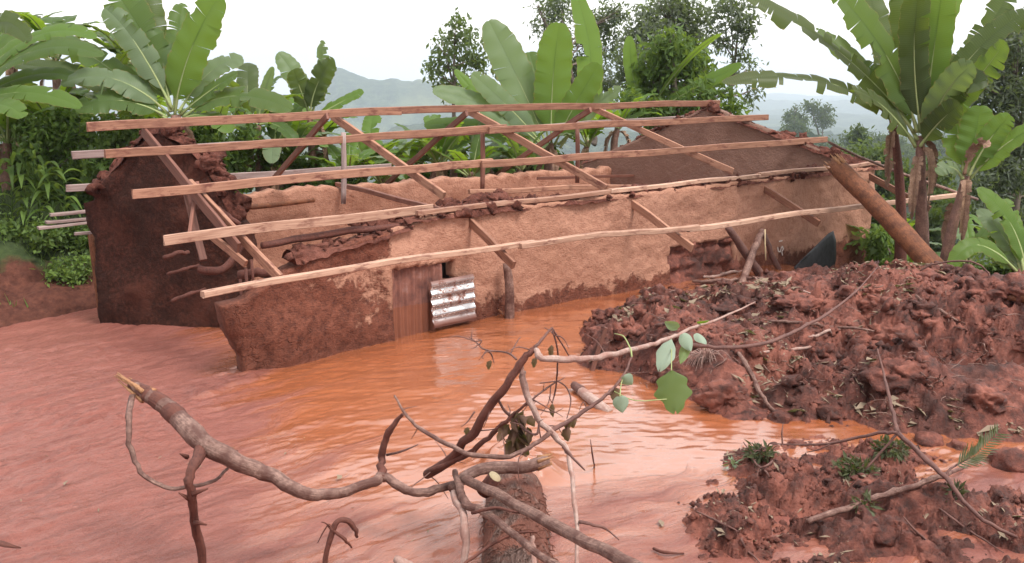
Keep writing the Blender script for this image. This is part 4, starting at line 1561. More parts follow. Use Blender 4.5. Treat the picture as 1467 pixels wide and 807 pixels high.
def rbanana(label, base, h, nleaf, L, seed, mats=(None,), r=0.12, dry=2, tear=0.35):
    rnd = random.Random(seed)
    base = V(base)
    o = empty('banana_plant', base, label, 'banana plant', 'banana plants round the house')
    top = base + V((rnd.uniform(-.15, .15), rnd.uniform(-.15, .15), h))
    tube('stem', [base - V((0, 0, 0.8)), base, base.lerp(top, 0.5), top], [r * 1.1, r, r * 0.85, r * 0.55], M_PSEUDO, o, 10, 4, 0.08, seed)
    th = rnd.uniform(0, 6.28)
    for k in range(nleaf):
        th += 2.4 + rnd.uniform(-.25, .25)
        el = rnd.uniform(0.35, 1.35)
        d = V((math.cos(th) * math.cos(el), math.sin(th) * math.cos(el), math.sin(el)))
        ll = L * rnd.uniform(0.75, 1.15)
        p1 = top + d * ll * 0.55
        hd = V((math.cos(th), math.sin(th), 0))
        p2 = top + d * ll * 0.72 + hd * ll * 0.30 - V((0, 0, ll * rnd.uniform(0.0, 0.55) * math.cos(el)))
        face = V((-hd.x * math.sin(el), -hd.y * math.sin(el), math.cos(el) + 0.15))
        banana_leaf(o, top - V((0, 0, 0.15)), p1, p2, rnd.uniform(0.42, 0.6) * L / 1.9, face, rnd.choice(mats), seed * 13 + k, tear * rnd.uniform(0.3, 1.5), 0.3, 0.14, 0.3)
    for k in range(dry):
        th = rnd.uniform(0, 6.28)
        d = V((math.cos(th), math.sin(th), 0))
        s = top - V((0, 0, 0.2))
        banana_leaf(o, s, s + d * 0.4, s + d * 0.3 - V((0, 0, 1.0)), 0.28, d, M_DRYLEAF, seed * 9 + k + 7, 0.6, 0.9, 0.05, 0.3, 0.015, 'dry_leaf')
    return o


B, BB, BP, BD = M_BAN, M_BANB, M_BANP, M_BAND
# ------------------------------------------------------------------ banana plants seen over the roof
banana('large banana plant behind the broken left gable with one broad upright leaf', [(262, 330), (258, 250), (252, 165)], 19.6, [
    ((250, 165), (262, 70), (316, -8), 0.86, V((-.15, -1, .35)), BB, 0.06, -0.3),
    ((246, 160), (232, 70), (140, -45), 0.85, V((.3, -1, .2)), B, 0.2, 0.5),
    ((244, 160), (215, 80), (208, -30), 0.70, V((.5, -1, .2)), BD, 0.15, 0.9),
    ((243, 165), (165, 85), (88, 120), 0.62, V((-.1, -.75, 1)), BP, 0.3, -0.5),
    ((240, 168), (170, 125), (108, 158), 0.66, V((0, -.9, 1)), B, 0.3, -0.8),
    ((256, 160), (300, 85), (348, 84), 0.55, V((.1, -.8, 1)), BP, 0.3, 0.6),
    ((258, 164), (310, 120), (340, 106), 0.42, V((.1, -.8, 1)), B, 0.2, -0.2),
    ((262, 168), (330, 112), (418, 158), 0.62, V((0, -.8, 1)), B, 0.35, -0.5),
    ((246, 155), (190, 40), (150, 12), 0.55, V((.2, -1, .5)), BP, 0.4, 0.2),
    ((250, 160), (250, 60), (262, 5), 0.5, V((.6, -1, .1)), B, 0.55, 0.8),
    ((236, 168), (130, 60), (55, 52), 0.62, V((0, -.7, 1)), B, 0.3, 0.9),
    ((238, 170), (150, 100), (20, 92), 0.55, V((0, -.8, 1)), BD, 0.3, 0.5),
    ((258, 172), (300, 150), (330, 190), 0.5, V((.3, -.6, 1)), BB, 0.2, -0.6),
], 0.16, seed=1)
banana('banana plant cut off by the top left edge of the picture', [(-70, 330), (-68, 250), (-62, 160)], 18.8, [
    ((-60, 150), (40, 10), (138, 54), 0.50, V((0, -.7, 1)), BB, 0.25, 0.3),
    ((-60, 155), (40, 32), (148, 80), 0.52, V((0, -.7, 1)), B, 0.25, -0.2),
    ((-58, 160), (40, 85), (112, 112), 0.44, V((0, -.8, 1)), B, 0.2, 0.5),
    ((-58, 165), (20, 105), (116, 154), 0.46, V((0, -.8, 1)), BB, 0.15, -0.8),
    ((-58, 120), (-10, -20), (42, 60), 0.45, V((.2, -1, .3)), BD, 0.5, -1.0),
    ((-60, 170), (0, 130), (34, 168), 0.45, V((0, -.8, 1)), BB, 0.2, -1.2),
    ((-60, 160), (-20, 60), (30, 40), 0.40, V((.2, -.9, .6)), B, 0.2, 0.9)], 0.15, dry=1, seed=2)
banana('wilted banana plant with two folded leaves standing against the sky', [(452, 300), (448, 240), (444, 165)], 22.5, [
    ((442, 165), (436, 118), (398, 76), 0.55, V((.7, -1, 0)), BP, 0.35, 0.2),
    ((446, 165), (462, 110), (462, 58), 0.55, V((-.8, -.7, .2)), BP, 0.6, 0.0),
    ((444, 165), (448, 118), (478, 84), 0.55, V((-.2, -1, .1)), BD, 0.5, -0.3),
    ((443, 165), (428, 120), (420, 100), 0.45, V((.4, -1, .2)), BD, 0.3, -0.3),
    ((446, 170), (500, 140), (520, 130), 0.35, V((0, -.7, 1)), BB, 0.1, 0.2)], 0.11, dry=2, seed=3)
banana('slim young banana plant with a rolled pale spear leaf', [(372, 290), (371, 220), (370, 180)], 22.0, [
    ((370, 175), (374, 140), (391, 96), 0.26, V((.8, -1, 0)), BP, 0.0, 0.0),
    ((368, 178), (352, 150), (330, 160), 0.4, UPV, BB, 0.1, -0.3),
    ((372, 178), (400, 170), (425, 205), 0.45, UPV, B, 0.2, -0.4)], 0.09, dry=1, seed=4)
banana('tall banana clump with broad upright leaves behind the middle of the roof', [(782, 330), (785, 270), (788, 205)], 24.0, [
    ((782, 205), (748, 120), (700, 30), 0.98, V((.25, -1, .3)), BP, 0.06, 0.5),
    ((790, 205), (788, 120), (801, 33), 0.92, V((0, -1, .25)), BB, 0.0, 0.0),
    ((794, 208), (822, 150), (858, 92), 0.72, V((-.35, -1, .3)), BB, 0.0, -0.5),
    ((800, 208), (880, 130), (822, -14), 0.78, V((.55, -1, .1)), BB, 0.08, 0.6),
    ((778, 208), (730, 150), (676, 106), 0.60, V((.2, -1, .6)), BP, 0.1, -0.4),
    ((776, 208), (700, 140), (620, 130), 0.60, V((.1, -1, .7)), BP, 0.2, -0.6),
    ((775, 212), (715, 175), (652, 100), 0.40, V((.3, -1, .4)), BB, 0.1, 0.4),
    ((774, 214), (690, 168), (608, 180), 0.5, V((.1, -.9, .8)), B, 0.25, 0.0),
    ((802, 212), (850, 140), (890, 128), 0.45, V((-.3, -.9, .6)), BP, 0.5, -0.7),
    ((786, 205), (770, 110), (758, 75), 0.7, V((.1, -1, .3)), B, 0.1, 1.0)], 0.16, dry=2, seed=5)
banana('banana plant with two short bright leaves among the glossy evergreen', [(935, 300), (932, 230), (928, 170)], 29.3, [
    ((925, 165), (900, 110), (902, 52), 0.48, V((.2, -1, .2)), BB, 0.0, 0.2),
    ((930, 165), (985, 130), (1062, 92), 0.5, V((.1, -.9, .7)), BB, 0.05, -1.6),
    ((932, 160), (975, 80), (1034, 48), 0.22, V((.7, -1, .2)), BB, 0.0, -1.4),
    ((926, 168), (895, 150), (858, 172), 0.5, UPV, BB, 0.2, -0.5),
    ((930, 168), (955, 130), (948, 80), 0.3, V((-.2, -1, .3)), B, 0.0, 0.8)], 0.13, dry=1, seed=6)
# low plants between the roof timbers
rnd = random.Random(11)
low = [(430, 262, 22.4, .5), (500, 268, 22.8, .35), (555, 275, 23.2, .3), (620, 262, 23.6, .5), (668, 270, 23.2, .35), (740, 262, 23.6, .45),
       (250, 258, 21.0, .55), (318, 250, 21.5, .6), (400, 245, 22, .5), (455, 232, 23.5, .45), (520, 262, 24, .4), (590, 268, 24, .45), (650, 252, 25.5, .55),
       (705, 258, 24.5, .4), (760, 262, 26, .5), (835, 235, 26, .6), (880, 205, 27, .5)]
wh = ['low banana plant behind the %s' % s for s in (
    'second rafter pair, left of the pale post', 'pale king post and close to the back wall', 'crossing timbers right of the pale post', 'peak of the third rafter pair',
    'lower part of the dark second king post', 'back wall left of the last king post',
    'broken peak of the left gable', 'left end of the upper purlins', 'first bay of bare rafters', 'wilted folded-leaf banana', 'pale king post',
    'crossing rafters at mid roof', 'dark second king post', 'lower rafters right of the second king post', 'third bay of the roof', 'last king post', 'apex rafters beside the far gable')]
for k, (px, py, Yd, h) in enumerate(low):
    p = aty(px, py, Yd)
    rbanana(wh[k], p, h, 9, 1.6, 100 + k, (B, BB, BB, BP), 0.10, 2, 0.3)

for k, (px, py, Yd, h, lab) in enumerate((
        (70, 235, 21.5, .9, 'banana plant behind the pale shrub in the upper left corner'), (150, 215, 23.0, 1.0, 'banana plant further back between the two big left ones'),
        (350, 225, 23.0, .7, 'banana plant just right of the large left one, lower than it'), (10, 250, 20.5, .8, 'banana plant low at the left edge above the maize'),
        (200, 225, 21.5, .6, 'banana plant directly behind the left gable peak, under the large one'),
        (85, 165, 23.5, 1.3, 'tall banana plant rising above the shrubs between the corner plant and the large one'),
        (25, 175, 24.5, 1.5, 'tall banana plant far back in the upper left corner'),
        (195, 150, 24.5, 1.0, 'dark banana plant standing behind the large left one'))):
    rbanana(lab, aty(px, py, Yd), h, 10, 1.9, 150 + k, (B, BB, B, BD), 0.12, 2, 0.35)

banana('tallest banana plant at the right, dark torn leaves arching over the gable', [(1322, 372), (1320, 290), (1318, 195)], 18.2, [
    ((1312, 205), (1215, 80), (1036, 118), 0.46, V((0, -.75, 1)), BD, 0.75, -0.8),
    ((1310, 190), (1225, 65), (1066, -8), 0.50, V((.1, -.9, .9)), BD, 0.75, -0.4),
    ((1314, 190), (1290, 80), (1192, -18), 0.72, V((.35, -1, .3)), B, 0.5, -0.7),
    ((1318, 190), (1318, 90), (1290, -30), 0.80, V((.1, -1, .15)), BD, 0.3, -0.3),
    ((1322, 190), (1335, 90), (1352, -30), 0.66, V((-.1, -1, .2)), BB, 0.1, -0.5),
    ((1320, 190), (1315, 60), (1375, -40), 0.7, V((-.1, -1, .1)), BB, 0.3, 0.5),
    ((1324, 190), (1375, 70), (1478, 12), 0.62, V((-.1, -.9, .8)), BD, 0.8, -0.5),
    ((1324, 195), (1390, 80), (1450, -15), 0.62, V((-.3, -1, .4)), BD, 0.75, 0.4),
    ((1326, 195), (1375, 90), (1405, 128), 0.60, V((-.2, -1, .4)), BD, 0.3, -0.9),
    ((1324, 205), (1350, 120), (1395, 92), 0.55, V((-.3, -1, .3)), BP, 0.35, -1.0),
    ((1314, 200), (1270, 115), (1235, 90), 0.55, V((.2, -.9, .6)), B, 0.6, 0.6),
    ((1312, 210), (1268, 140), (1222, 128), 0.50, V((.1, -.8, .8)), BD, 0.4, -1.0),
    ((1318, 190), (1268, 70), (1240, -25), 0.62, V((.3, -1, .2)), BD, 0.6, 0.8),
    ((1320, 190), (1300, 80), (1318, -30), 0.6, V((0, -1, .2)), BD, 0.35, -0.9),
    ((1322, 195), (1365, 110), (1425, 62), 0.6, V((-.2, -1, .6)), BD, 0.7, 0.9),
    ((1324, 195), (1400, 120), (1440, 60), 0.55, V((-.1, -.8, .9)), B, 0.6, -1.0),
    ((1316, 200), (1250, 100), (1170, 40), 0.5, V((.1, -.9, .9)), B, 0.7, 0.9),
    ((1318, 210), (1345, 170), (1376, 150), 0.5, V((-.4, -1, .2)), BD, 0.2, -0.8)], 0.125, dry=3, seed=7)
banana('dark leaning banana stem standing just left of the tallest one', [(1290, 372), (1290, 280), (1278, 160)], 18.9, [
    ((1278, 165), (1262, 110), (1230, 100), 0.45, UPV, BD, 0.6, 0.3),
    ((1280, 160), (1300, 110), (1340, 120), 0.45, UPV, BD, 0.5, 0.6),
    ((1278, 160), (1270, 100), (1262, 60), 0.45, CAMV, BD, 0.4, 0.6)], 0.11, dry=1, stem_mat=M_BRANCHD, seed=8)
banana('shorter banana plant with fresh green fan of leaves beside the tallest one', [(1352, 385), (1366, 320), (1384, 252)], 17.6, [
    ((1382, 252), (1372, 190), (1364, 132), 0.62, V((.1, -1, .2)), BB, 0.1, 0.3),
    ((1386, 250), (1398, 200), (1404, 152), 0.66, V((0, -1, .2)), BB, 0.1, 0.0),
    ((1388, 252), (1415, 195), (1448, 166), 0.45, V((-.2, -1, .5)), BB, 0.15, -0.3),
    ((1390, 256), (1430, 205), (1500, 172), 0.40, V((0, -.8, 1)), BB, 0.1, -0.5),
    ((1380, 256), (1360, 225), (1344, 250), 0.30, V((.2, -.8, .8)), BP, 0.3, -0.2),
    ((1382, 250), (1395, 190), (1418, 210), 0.22, V((.2, -1, 0)), M_DRYLEAF, 0.5, -0.5)], 0.105, dry=2, seed=9)
banana('banana plant low on the slope at the right edge with drooping leaf', [(1475, 470), (1474, 430), (1470, 390)], 16.8, [
    ((1462, 395), (1390, 310), (1362, 388), 0.34, V((-.2, -.8, .8)), BB, 0.15, -0.4),
    ((1466, 392), (1440, 330), (1402, 300), 0.45, V((.1, -.8, 1)), BP, 0.5, 0.8),
    ((1468, 392), (1455, 320), (1440, 285), 0.35, V((.1, -1, .4)), BB, 0.2, 0.5),
    ((1466, 395), (1430, 350), (1392, 345), 0.45, V((0, -.7, 1)), B, 0.5, 1.0),
    ((1470, 395), (1462, 310), (1400, 270), 0.40, V((.2, -.9, .6)), BB, 0.15, 0.3),
    ((1470, 395), (1490, 320), (1520, 300), 0.45, V((0, -.8, 1)), B, 0.3, 0.3)], 0.10, dry=1, seed=10)
for k, (px, py, Yd, lab) in enumerate(((1392, 388, 21.0, 'banana plant low behind the soil heap, under the shorter fan-leaved one'),
                                       (1436, 372, 22.5, 'banana plant half hidden behind the drooping leaf at the right edge'),
                                       (1270, 372, 20.5, 'small banana plant showing beside the house corner under the leaning trunk'))):
    rbanana(lab, aty(px, py, Yd), 0.25, 8, 1.3, 200 + k, (B, BB, BP), 0.09, 1, 0.35)


# ------------------------------------------------------------------ trees
def px_blobs(lst, Yd, jitter=0.0, seed=0):
    """(px, py, radius in px) at depth Yd, spread in depth like a real crown"""
    r = random.Random(seed)
    out = []
    for x, y, rp in lst:
        c = aty(x, y, Yd + r.uniform(-jitter, jitter))
        out.append((c, rp * c.y / FPX))
    return out


tree('small_tree', 'small open-crowned tree on the skyline left of the upright banana leaves', 'tree', aty(650, 178, 42), px_blobs([
    (652, 48, 24), (636, 62, 18), (672, 60, 16), (632, 90, 20), (668, 84, 18), (688, 84, 15), (650, 100, 14), (640, 128, 18), (672, 122, 18), (620, 104, 12), (694, 108, 10)], 42, 1.0, 1),
    1500, 0.26, M_TREE, 0.09, seed=21, clump=26, cl_r=0.22, shell=0.5, group='trees on the skyline')
tree('feathery_tree', 'tall feathery dark tree rising behind the upright banana leaves', 'tree', aty(850, 190, 50), px_blobs([
    (796, 14, 22), (778, 40, 12), (800, 50, 16), (770, 8, 10), (840, 60, 20), (832, 100, 20), (868, 30, 20), (856, 90, 20), (880, 70, 18), (812, 92, 14), (790, 84, 10), (868, 120, 20), (890, 20, 14), (766, 78, 8)], 50, 2.0, 2),
    4600, 0.27, M_TREEG, 0.14, seed=22, aspect=3.0, clump=22, cl_r=0.26, shell=0.5, group='trees on the skyline')
tree('tall_tree', 'tall grey-green tree standing highest behind the glossy evergreen', 'tree', aty(965, 200, 46), px_blobs([
    (960, 10, 30), (930, 25, 24), (985, 20, 26), (915, 55, 22), (990, 55, 24), (945, 50, 26), (905, 85, 22), (960, 80, 28), (925, 100, 20), (895, 110, 18), (1000, 90, 18)], 46, 2.0, 3),
    6500, 0.26, M_TREEG, 0.16, seed=23, aspect=2.6, clump=24, cl_r=0.26, shell=0.5, group='trees on the skyline')
tree('sparse_tree', 'sparse thin-branched tree on the skyline left of the arching torn leaves', 'tree', aty(1040, 190, 44), px_blobs([
    (1040, 14, 24), (1062, 30, 20), (1020, 36, 16), (1072, 50, 12), (1036, 58, 14), (1058, 84, 14), (1046, 108, 14), (1074, 100, 10), (1076, 134, 12), (1050, 140, 12), (1062, 6, 14)], 44, 1.4, 4),
    1900, 0.25, M_TREEG, 0.09, seed=24, aspect=2.6, clump=22, cl_r=0.20, shell=0.5, group='trees on the skyline')
tree('evergreen_tree', 'bushy glossy-leaved evergreen behind the apex of the far gable', 'tree', aty(985, 260, 29), px_blobs([
    (955, 78, 30), (990, 82, 28), (930, 100, 26), (1010, 110, 26), (965, 118, 34), (925, 130, 26), (1000, 140, 26), (940, 160, 28), (980, 160, 30), (1040, 130, 16), (1050, 160, 16), (905, 150, 20), (960, 56, 18)], 29, 0.9, 5),
    4600, 0.25, M_BUSH, 0.09, seed=25, aspect=2.6, clump=10, cl_r=0.14, shell=0.45, group='trees on the skyline')
tree('casuarina_tree', 'big grey feathery tree filling the right edge behind the bananas', 'tree', aty(1440, 420, 30), px_blobs([
    (1440, 90, 26), (1462, 75, 26), (1420, 130, 30), (1455, 140, 34), (1400, 120, 20), (1430, 190, 36), (1470, 200, 36), (1405, 210, 26), (1440, 250, 38), (1475, 270, 30), (1410, 270, 30), (1400, 320, 28), (1440, 310, 34), (1478, 330, 30), (1388, 160, 14), (1480, 110, 30), (1450, 60, 24), (1476, 50, 26), (1395, 95, 16), (1425, 95, 24)], 30, 1.6, 6),
    19000, 0.19, M_TREEG, 0.16, seed=26, aspect=3.0, clump=20, cl_r=0.17, group='trees down the right-hand slope')
tree('slope_tree', 'dark round tree on the slope between the two banana stems', 'tree', aty(1252, 420, 32), px_blobs([
    (1250, 330, 26), (1275, 310, 24), (1300, 335, 26), (1335, 325, 26), (1265, 360, 26), (1310, 365, 26), (1345, 350, 24), (1365, 300, 22), (1240, 300, 18)], 32, 1.5, 7),
    6000, 0.24, M_TREE, 0.14, seed=27, group='trees down the right-hand slope', clump=16, cl_r=0.18)
tree('slope_tree', 'lower green tree behind the poles at the house corner', 'tree', aty(1215, 330, 46), px_blobs([
    (1215, 235, 22), (1240, 225, 22), (1265, 232, 22), (1285, 250, 24), (1232, 255, 22), (1258, 268, 24), (1300, 270, 22), (1340, 250, 26), (1350, 290, 24)], 46, 2.0, 8),
    6000, 0.30, M_TREE, 0.16, seed=28, group='trees down the right-hand slope', clump=16, cl_r=0.25)
tree('lone_tree', 'lone round-topped tree on the far ridge above the pole', 'tree', aty(1230, 220, 160), px_blobs([
    (1230, 191, 9), (1226, 198, 8), (1234, 199, 8), (1229, 206, 7)], 160, 0.6, 9), 900, 0.7, M_FAR, 0.22, seed=29, clump=10, cl_r=0.4)

# trees that dot the valley side, copied from three forms
protos = []
for k in range(3):
    rr_ = random.Random(300 + k)
    bl = [(V((rr_.uniform(-1.6, 1.6), rr_.uniform(-1.6, 1.6), rr_.uniform(2.6, 5.6))), rr_.uniform(0.9, 1.6)) for _ in range(7)]
    t_ = tree('valley_tree', 'small distant tree in the hazy woodland on the valley side', 'tree', (0, 0, 0), bl, 900, 0.55, M_FAR, 0.16, group='distant trees across the valley', seed=310 + k, clump=12, cl_r=0.4)
    protos.append(t_)


def copy_thing(o, loc, s=1.0, rz=0.0):
    c = o.copy()
    COL.objects.link(c)
    c.location = loc
    c.scale = (s, s, s)
    c.rotation_euler = (0, 0, rz)
    for ch in o.children:
        d = ch.copy()
        COL.objects.link(d)
        d.parent = c
    return c


rr_ = random.Random(5)
spots = []
for k in range(110):
    px = rr_.uniform(1130, 1400) if k < 100 else rr_.uniform(480, 640)
    d = rr_.uniform(160, 560)
    if k >= 100:
        d = rr_.uniform(300, 900)
    x = (px - 733.5) / FPX * d
    spots.append((x, d, float(hill_z(np.array([x]), np.array([d]))[0])))
for k, (x, y, z) in enumerate(spots):
    if k < 3:
        c = protos[k]
        c.location = (x, y, z - 0.5)
        c.scale = (1.3, 1.3, 1.3)
    else:
        copy_thing(protos[k % 3], (x, y, z - 0.5), rr_.uniform(0.9, 1.7) * (1.8 if y > 300 else 1.2), rr_.uniform(0, 6.28))

# ------------------------------------------------------------------ undergrowth on the left bank
def shrub(label, px, py, Yd, blobs, n, size, mat, seed, name='shrub', cat='shrub', aspect=2.0, clump=10, group='shrubs on the bank'):
    return tree(name, label, cat, aty(px, py, Yd), px_blobs(blobs, Yd, 0.5, seed), n, size, mat, 0.035, M_TRUNK, group, seed, aspect, True, 0.2, 0.2, 0.9, clump, 0.10, part='foliage', stem='stems')


shrub('pale green shrub in the corner under the overhanging banana leaves', 40, 320, 20.5, [(20, 180, 34), (60, 190, 34), (100, 175, 30), (85, 215, 34), (35, 225, 34), (120, 205, 26), (10, 250, 30), (140, 180, 24)], 6000, 0.13, M_BUSHL, 401)
shrub('dense dark shrub behind the ends of the eaves boards', 120, 315, 20.0, [(110, 260, 30), (145, 240, 26), (90, 285, 26), (130, 285, 24), (70, 265, 24), (160, 215, 24), (185, 190, 26)], 4500, 0.15, M_BUSH, 402)
shrub('leafy shrub behind the peak of the left gable', 265, 290, 21.2, [(270, 205, 26), (300, 215, 28), (330, 230, 26), (290, 245, 26), (350, 205, 24), (250, 235, 22), (330, 265, 24)], 4200, 0.16, M_BUSH, 403)
shrub('mixed green shrub filling the gap under the first rafters', 420, 300, 22.5, [(400, 235, 26), (440, 245, 26), (470, 255, 22), (420, 265, 24), (500, 262, 22), (380, 255, 22)], 3600, 0.16, M_BUSH, 404)
shrub('low shrub in shade behind the middle rafters', 620, 300, 26.0, [(560, 262, 22), (600, 258, 24), (640, 250, 24), (680, 245, 24), (720, 245, 24), (760, 245, 22), (800, 240, 24)], 4200, 0.18, M_BUSH, 405)
shrub('low broad-leaved shrub at the foot of the grassy bank, by the gable', 115, 395, 18.2, [(95, 385, 13), (120, 380, 11), (75, 395, 10), (108, 396, 10)], 900, 0.10, M_BUSHL, 406)
shrub('thin weeds on the bank at the left edge', 20, 350, 19.3, [(15, 330, 18), (40, 345, 16), (5, 360, 16), (60, 350, 14), (85, 345, 12)], 1600, 0.10, M_BUSHL, 407)
shrub('dark weeds overhanging the red bank at the left edge', 30, 370, 18.9, [(10, 335, 20), (35, 340, 18), (60, 335, 18), (20, 360, 14), (50, 362, 12), (85, 330, 16)], 2600, 0.12, M_BUSH, 410)
shrub('tangled weeds overhanging the bank beside the eaves boards', 105, 365, 19.2, [(100, 340, 16), (122, 350, 14), (85, 358, 12), (110, 368, 10), (128, 330, 12)], 1800, 0.12, M_BUSH, 411)
shrub('bush behind the far-right end of the soil heap', 1450, 400, 19.5, [(1440, 385, 18), (1470, 380, 20), (1412, 392, 14)], 1500, 0.14, M_BUSH, 408, group='bushes behind the soil heap')
shrub('bright bush between house corner and leaning trunk', 1290, 390, 19.5, [(1262, 375, 12), (1275, 390, 12), (1290, 378, 12), (1262, 400, 10), (1250, 352, 11), (1262, 340, 11), (1280, 350, 12)], 1900, 0.14, M_BUSHL, 409, group='bushes behind the soil heap')


# maize-like stalks
def stalk(label, px, py, Yd, h, seed):
    rnd = random.Random(seed)
    b = aty(px, py, Yd)
    o = empty('maize_plant', b, label, 'maize', 'maize plants on the bank')
    top = b + V((rnd.uniform(-.1, .1), rnd.uniform(-.1, .1), h))
    tube('stalk', [b - V((0, 0, .3)), b, b.lerp(top, .5), top], [.014, .014, .011, .005], M_BUSH, o, 6, 3, 0.05, seed)
    th = rnd.uniform(0, 6.28)
    for k in range(11):
        f = 0.12 + 0.85 * k / 11
        th += math.pi + rnd.uniform(-.6, .6)
        s = b.lerp(top, f)
        d = V((math.cos(th), math.sin(th), 0))
        L = rnd.uniform(.45, .75)
        p1 = s + d * L * .4 + V((0, 0, L * .42))
        p2 = s + d * L * .8 - V((0, 0, L * rnd.uniform(0.1, .5)))
        n = 12
        vs, fs = [], []
        for i in range(n + 1):
            t = i / n
            c = bez(s, p1, p2, t)
            side = d.cross(V((0, 0, 1)))
            w = 0.052 * math.sin(math.pi * min(1, .12 + t * .9)) ** .7
            vs += [c - side * w + V((0, 0, w * .5)), c, c + side * w + V((0, 0, w * .5))]
        for i in range(n):
            for q in (0, 1):
                a = i * 3 + q
                fs.append((a, a + 1, a + 4, a + 3))
        mk('leaf', vs, fs, M_BUSH if k % 3 else M_BUSHL, o)


for k, (px, py, h, lab) in enumerate(((18, 318, 1.3, 'maize plant nearest the left picture edge'), (38, 322, 1.5, 'second maize plant from the left edge'),
                                      (58, 318, 1.55, 'tall maize plant with drooping blades, middle of the row'), (78, 320, 1.2, 'fourth maize plant from the left edge'),
                                      (96, 314, 1.0, 'short maize plant nearest the eaves boards'))):
    stalk(lab, px, py, 18.9, h, 500 + k)


# grass and weeds on the bank
rng = np.random.RandomState(9)
n = 6500
t_ = rng.uniform(-9, 7, n)
nn2 = rng.uniform(18.75, 23.5, n)
gx = HU.x * t_ + HV.x * nn2
gy = HU.y * t_ + HV.y * nn2
keep = fbm(gx * 0.9, gy * 0.9, 3, 3) + 0.35 * (nn2 - 19.3) > -0.05
gx, gy = gx[keep], gy[keep]
gz = terrain_z(gx, gy)
n = len(gx)
th = rng.uniform(0, 6.28, n)
ln = rng.uniform(0.07, 0.24, n)
w = rng.uniform(0.008, 0.022, n)
lean = rng.uniform(0.2, 0.9, n)
dx, dy = np.cos(th), np.sin(th)
b0 = np.stack([gx - dy * w, gy + dx * w, gz], 1)
b1 = np.stack([gx + dy * w, gy - dx * w, gz], 1)
tp = np.stack([gx + dx * ln * lean, gy + dy * ln * lean, gz + ln], 1)
vs = np.stack([b0, b1, tp], 1).reshape(-1, 3)
tag(mk('grass', vs, np.arange(3 * n).reshape(-1, 3), M_BUSH, smooth=False), 'short grass and weeds growing over the red bank', 'grass', kind='stuff')
# valley-side undergrowth that reads as one mass
n = 60000
px_ = rng.uniform(1080, 1640, n)
d = rng.uniform(21, 100, n) ** 1.0
gx = (px_ - 733.5) / FPX * d
gz = np.maximum(terrain_z(gx, d), -90)
far = d > 60
gz[far] = hill_z(gx[far], d[far])
vs, fs = leafcloud(np.stack([gx, d, gz + 0.5], 1)[:4000], np.full(4000, 1.1), 60000, 0.42, 1.8, 0.1, 12, 0.3, 0.7, clump=0)
tag(mk('undergrowth', vs, fs, M_BUSH, smooth=False), 'tangled green undergrowth covering the slope below the house', 'undergrowth', kind='stuff')


# ------------------------------------------------------------------ fallen branches in the foreground
def PZ(l):
    return [atz(*p) for p in l]


def fm(p, below=0.25):
    return V((p.x, p.y, p.z - below))


# log at the bottom edge
lg0, lg1 = atz(742, 850, 0.0), atz(737, 690, -0.02)
log = empty('fallen_log', lg0, 'thick log with frayed fibrous bark lying away from the bottom edge', 'log')
mid = lg0.lerp(lg1, 0.5)
tube('trunk', [lg0 - (lg1 - lg0) * 0.3, lg0, mid + V((0, 0, .02)), lg1.lerp(mid, .35), lg1 - V((0, 0, .05)), lg1 + (lg1 - lg0) * .15 - V((0, 0, .2))], [0.28, 0.28, 0.275, 0.265, 0.22, .12], M_LOG, log, 22, 10, 0.095, 5)
g = Geo()
rnd = random.Random(3)
for k in range(360):
    f = rnd.uniform(-0.05, 0.72)
    c = lg0.lerp(lg1, f)
    th = rnd.uniform(0.25, 2.9)
    ax = (lg1 - lg0).normalized()
    A = V((1, 0, 0))
    r = 0.285 if f < .6 else 0.262
    nrm = A * math.cos(th) + V((0, 0, 1)) * math.sin(th)
    s = c + nrm * r * rnd.uniform(.94, 1.04)
    e = s + ax * rnd.uniform(-.12, .12) + A * rnd.uniform(-.12, .12) * math.sin(th) + nrm * rnd.uniform(0, .045) - V((0, 0, .05 * abs(math.cos(th))))
    g.add(*tube_geo([s, (s + e) / 2 + nrm * .012, e], [.006, .005, .002], 4, 1, cap=False))
o = g.build('bark_fibres', M_LOG, log)
o['kind'] = 'stuff'

mb = PZ([(188, 550, 1.25), (214, 566, 1.20), (250, 594, 1.10), (292, 636, 0.98), (335, 660, .86), (385, 680, .72), (430, 705, .60), (480, 708, .52), (530, 692, .50), (552, 684, .50), (572, 697, .46), (606, 707, .42), (650, 694, .40)])
br = empty('crooked_branch', fm(mb[-1], 0.3), 'long crooked broken branch propped over the mud, its splintered end pointing left', 'branch')
tube('torn_end', mb[:4], [.039, .065, .079, .055], M_BRANCHD, br, 14, 6, 0.12, 1)
tube('limb', mb, [.036, .062, .075, .079, .072, .063, .052, .045, .040, .038, .040, .036, .034], M_BRANCH, br, 14, 6, 0.10, 1)
g = Geo()
for k in range(34):
    s = mb[1] + V((random.uniform(-.05, .05), random.uniform(-.05, .05), random.uniform(-.05, .05)))
    e = mb[0] + (mb[0] - mb[1]).normalized() * random.uniform(-.05, .22) + V((random.uniform(-.03, .03), random.uniform(-.03, .03), random.uniform(-.03, .03)))
    g.add(*tube_geo([s, e], [.022, .005], 5, 1))
g.build('splinters', M_SPLINT, br)
leg = PZ([(291, 640, .96), (276, 672, .90), (272, 700, .76), (278, 738, .50), (284, 772, .24), (290, 812, -.02), (294, 850, -.25)])
tube('side_limb', leg, [.055, .036, .032, .034, .036, .037, .038], M_BRANCHD, br, 10, 5, 0.14, 2)
for k, (a, b) in enumerate((((272, 716, .66), (256, 706, .74)), ((276, 708, .72), (298, 700, .76)), ((279, 748, .44), (296, 752, .44)), ((268, 655, .92), (258, 650, .98)))):
    tube('snag', PZ([a, b]), [.022, .006], M_BRANCHD, br, 6, 2, .1, k)
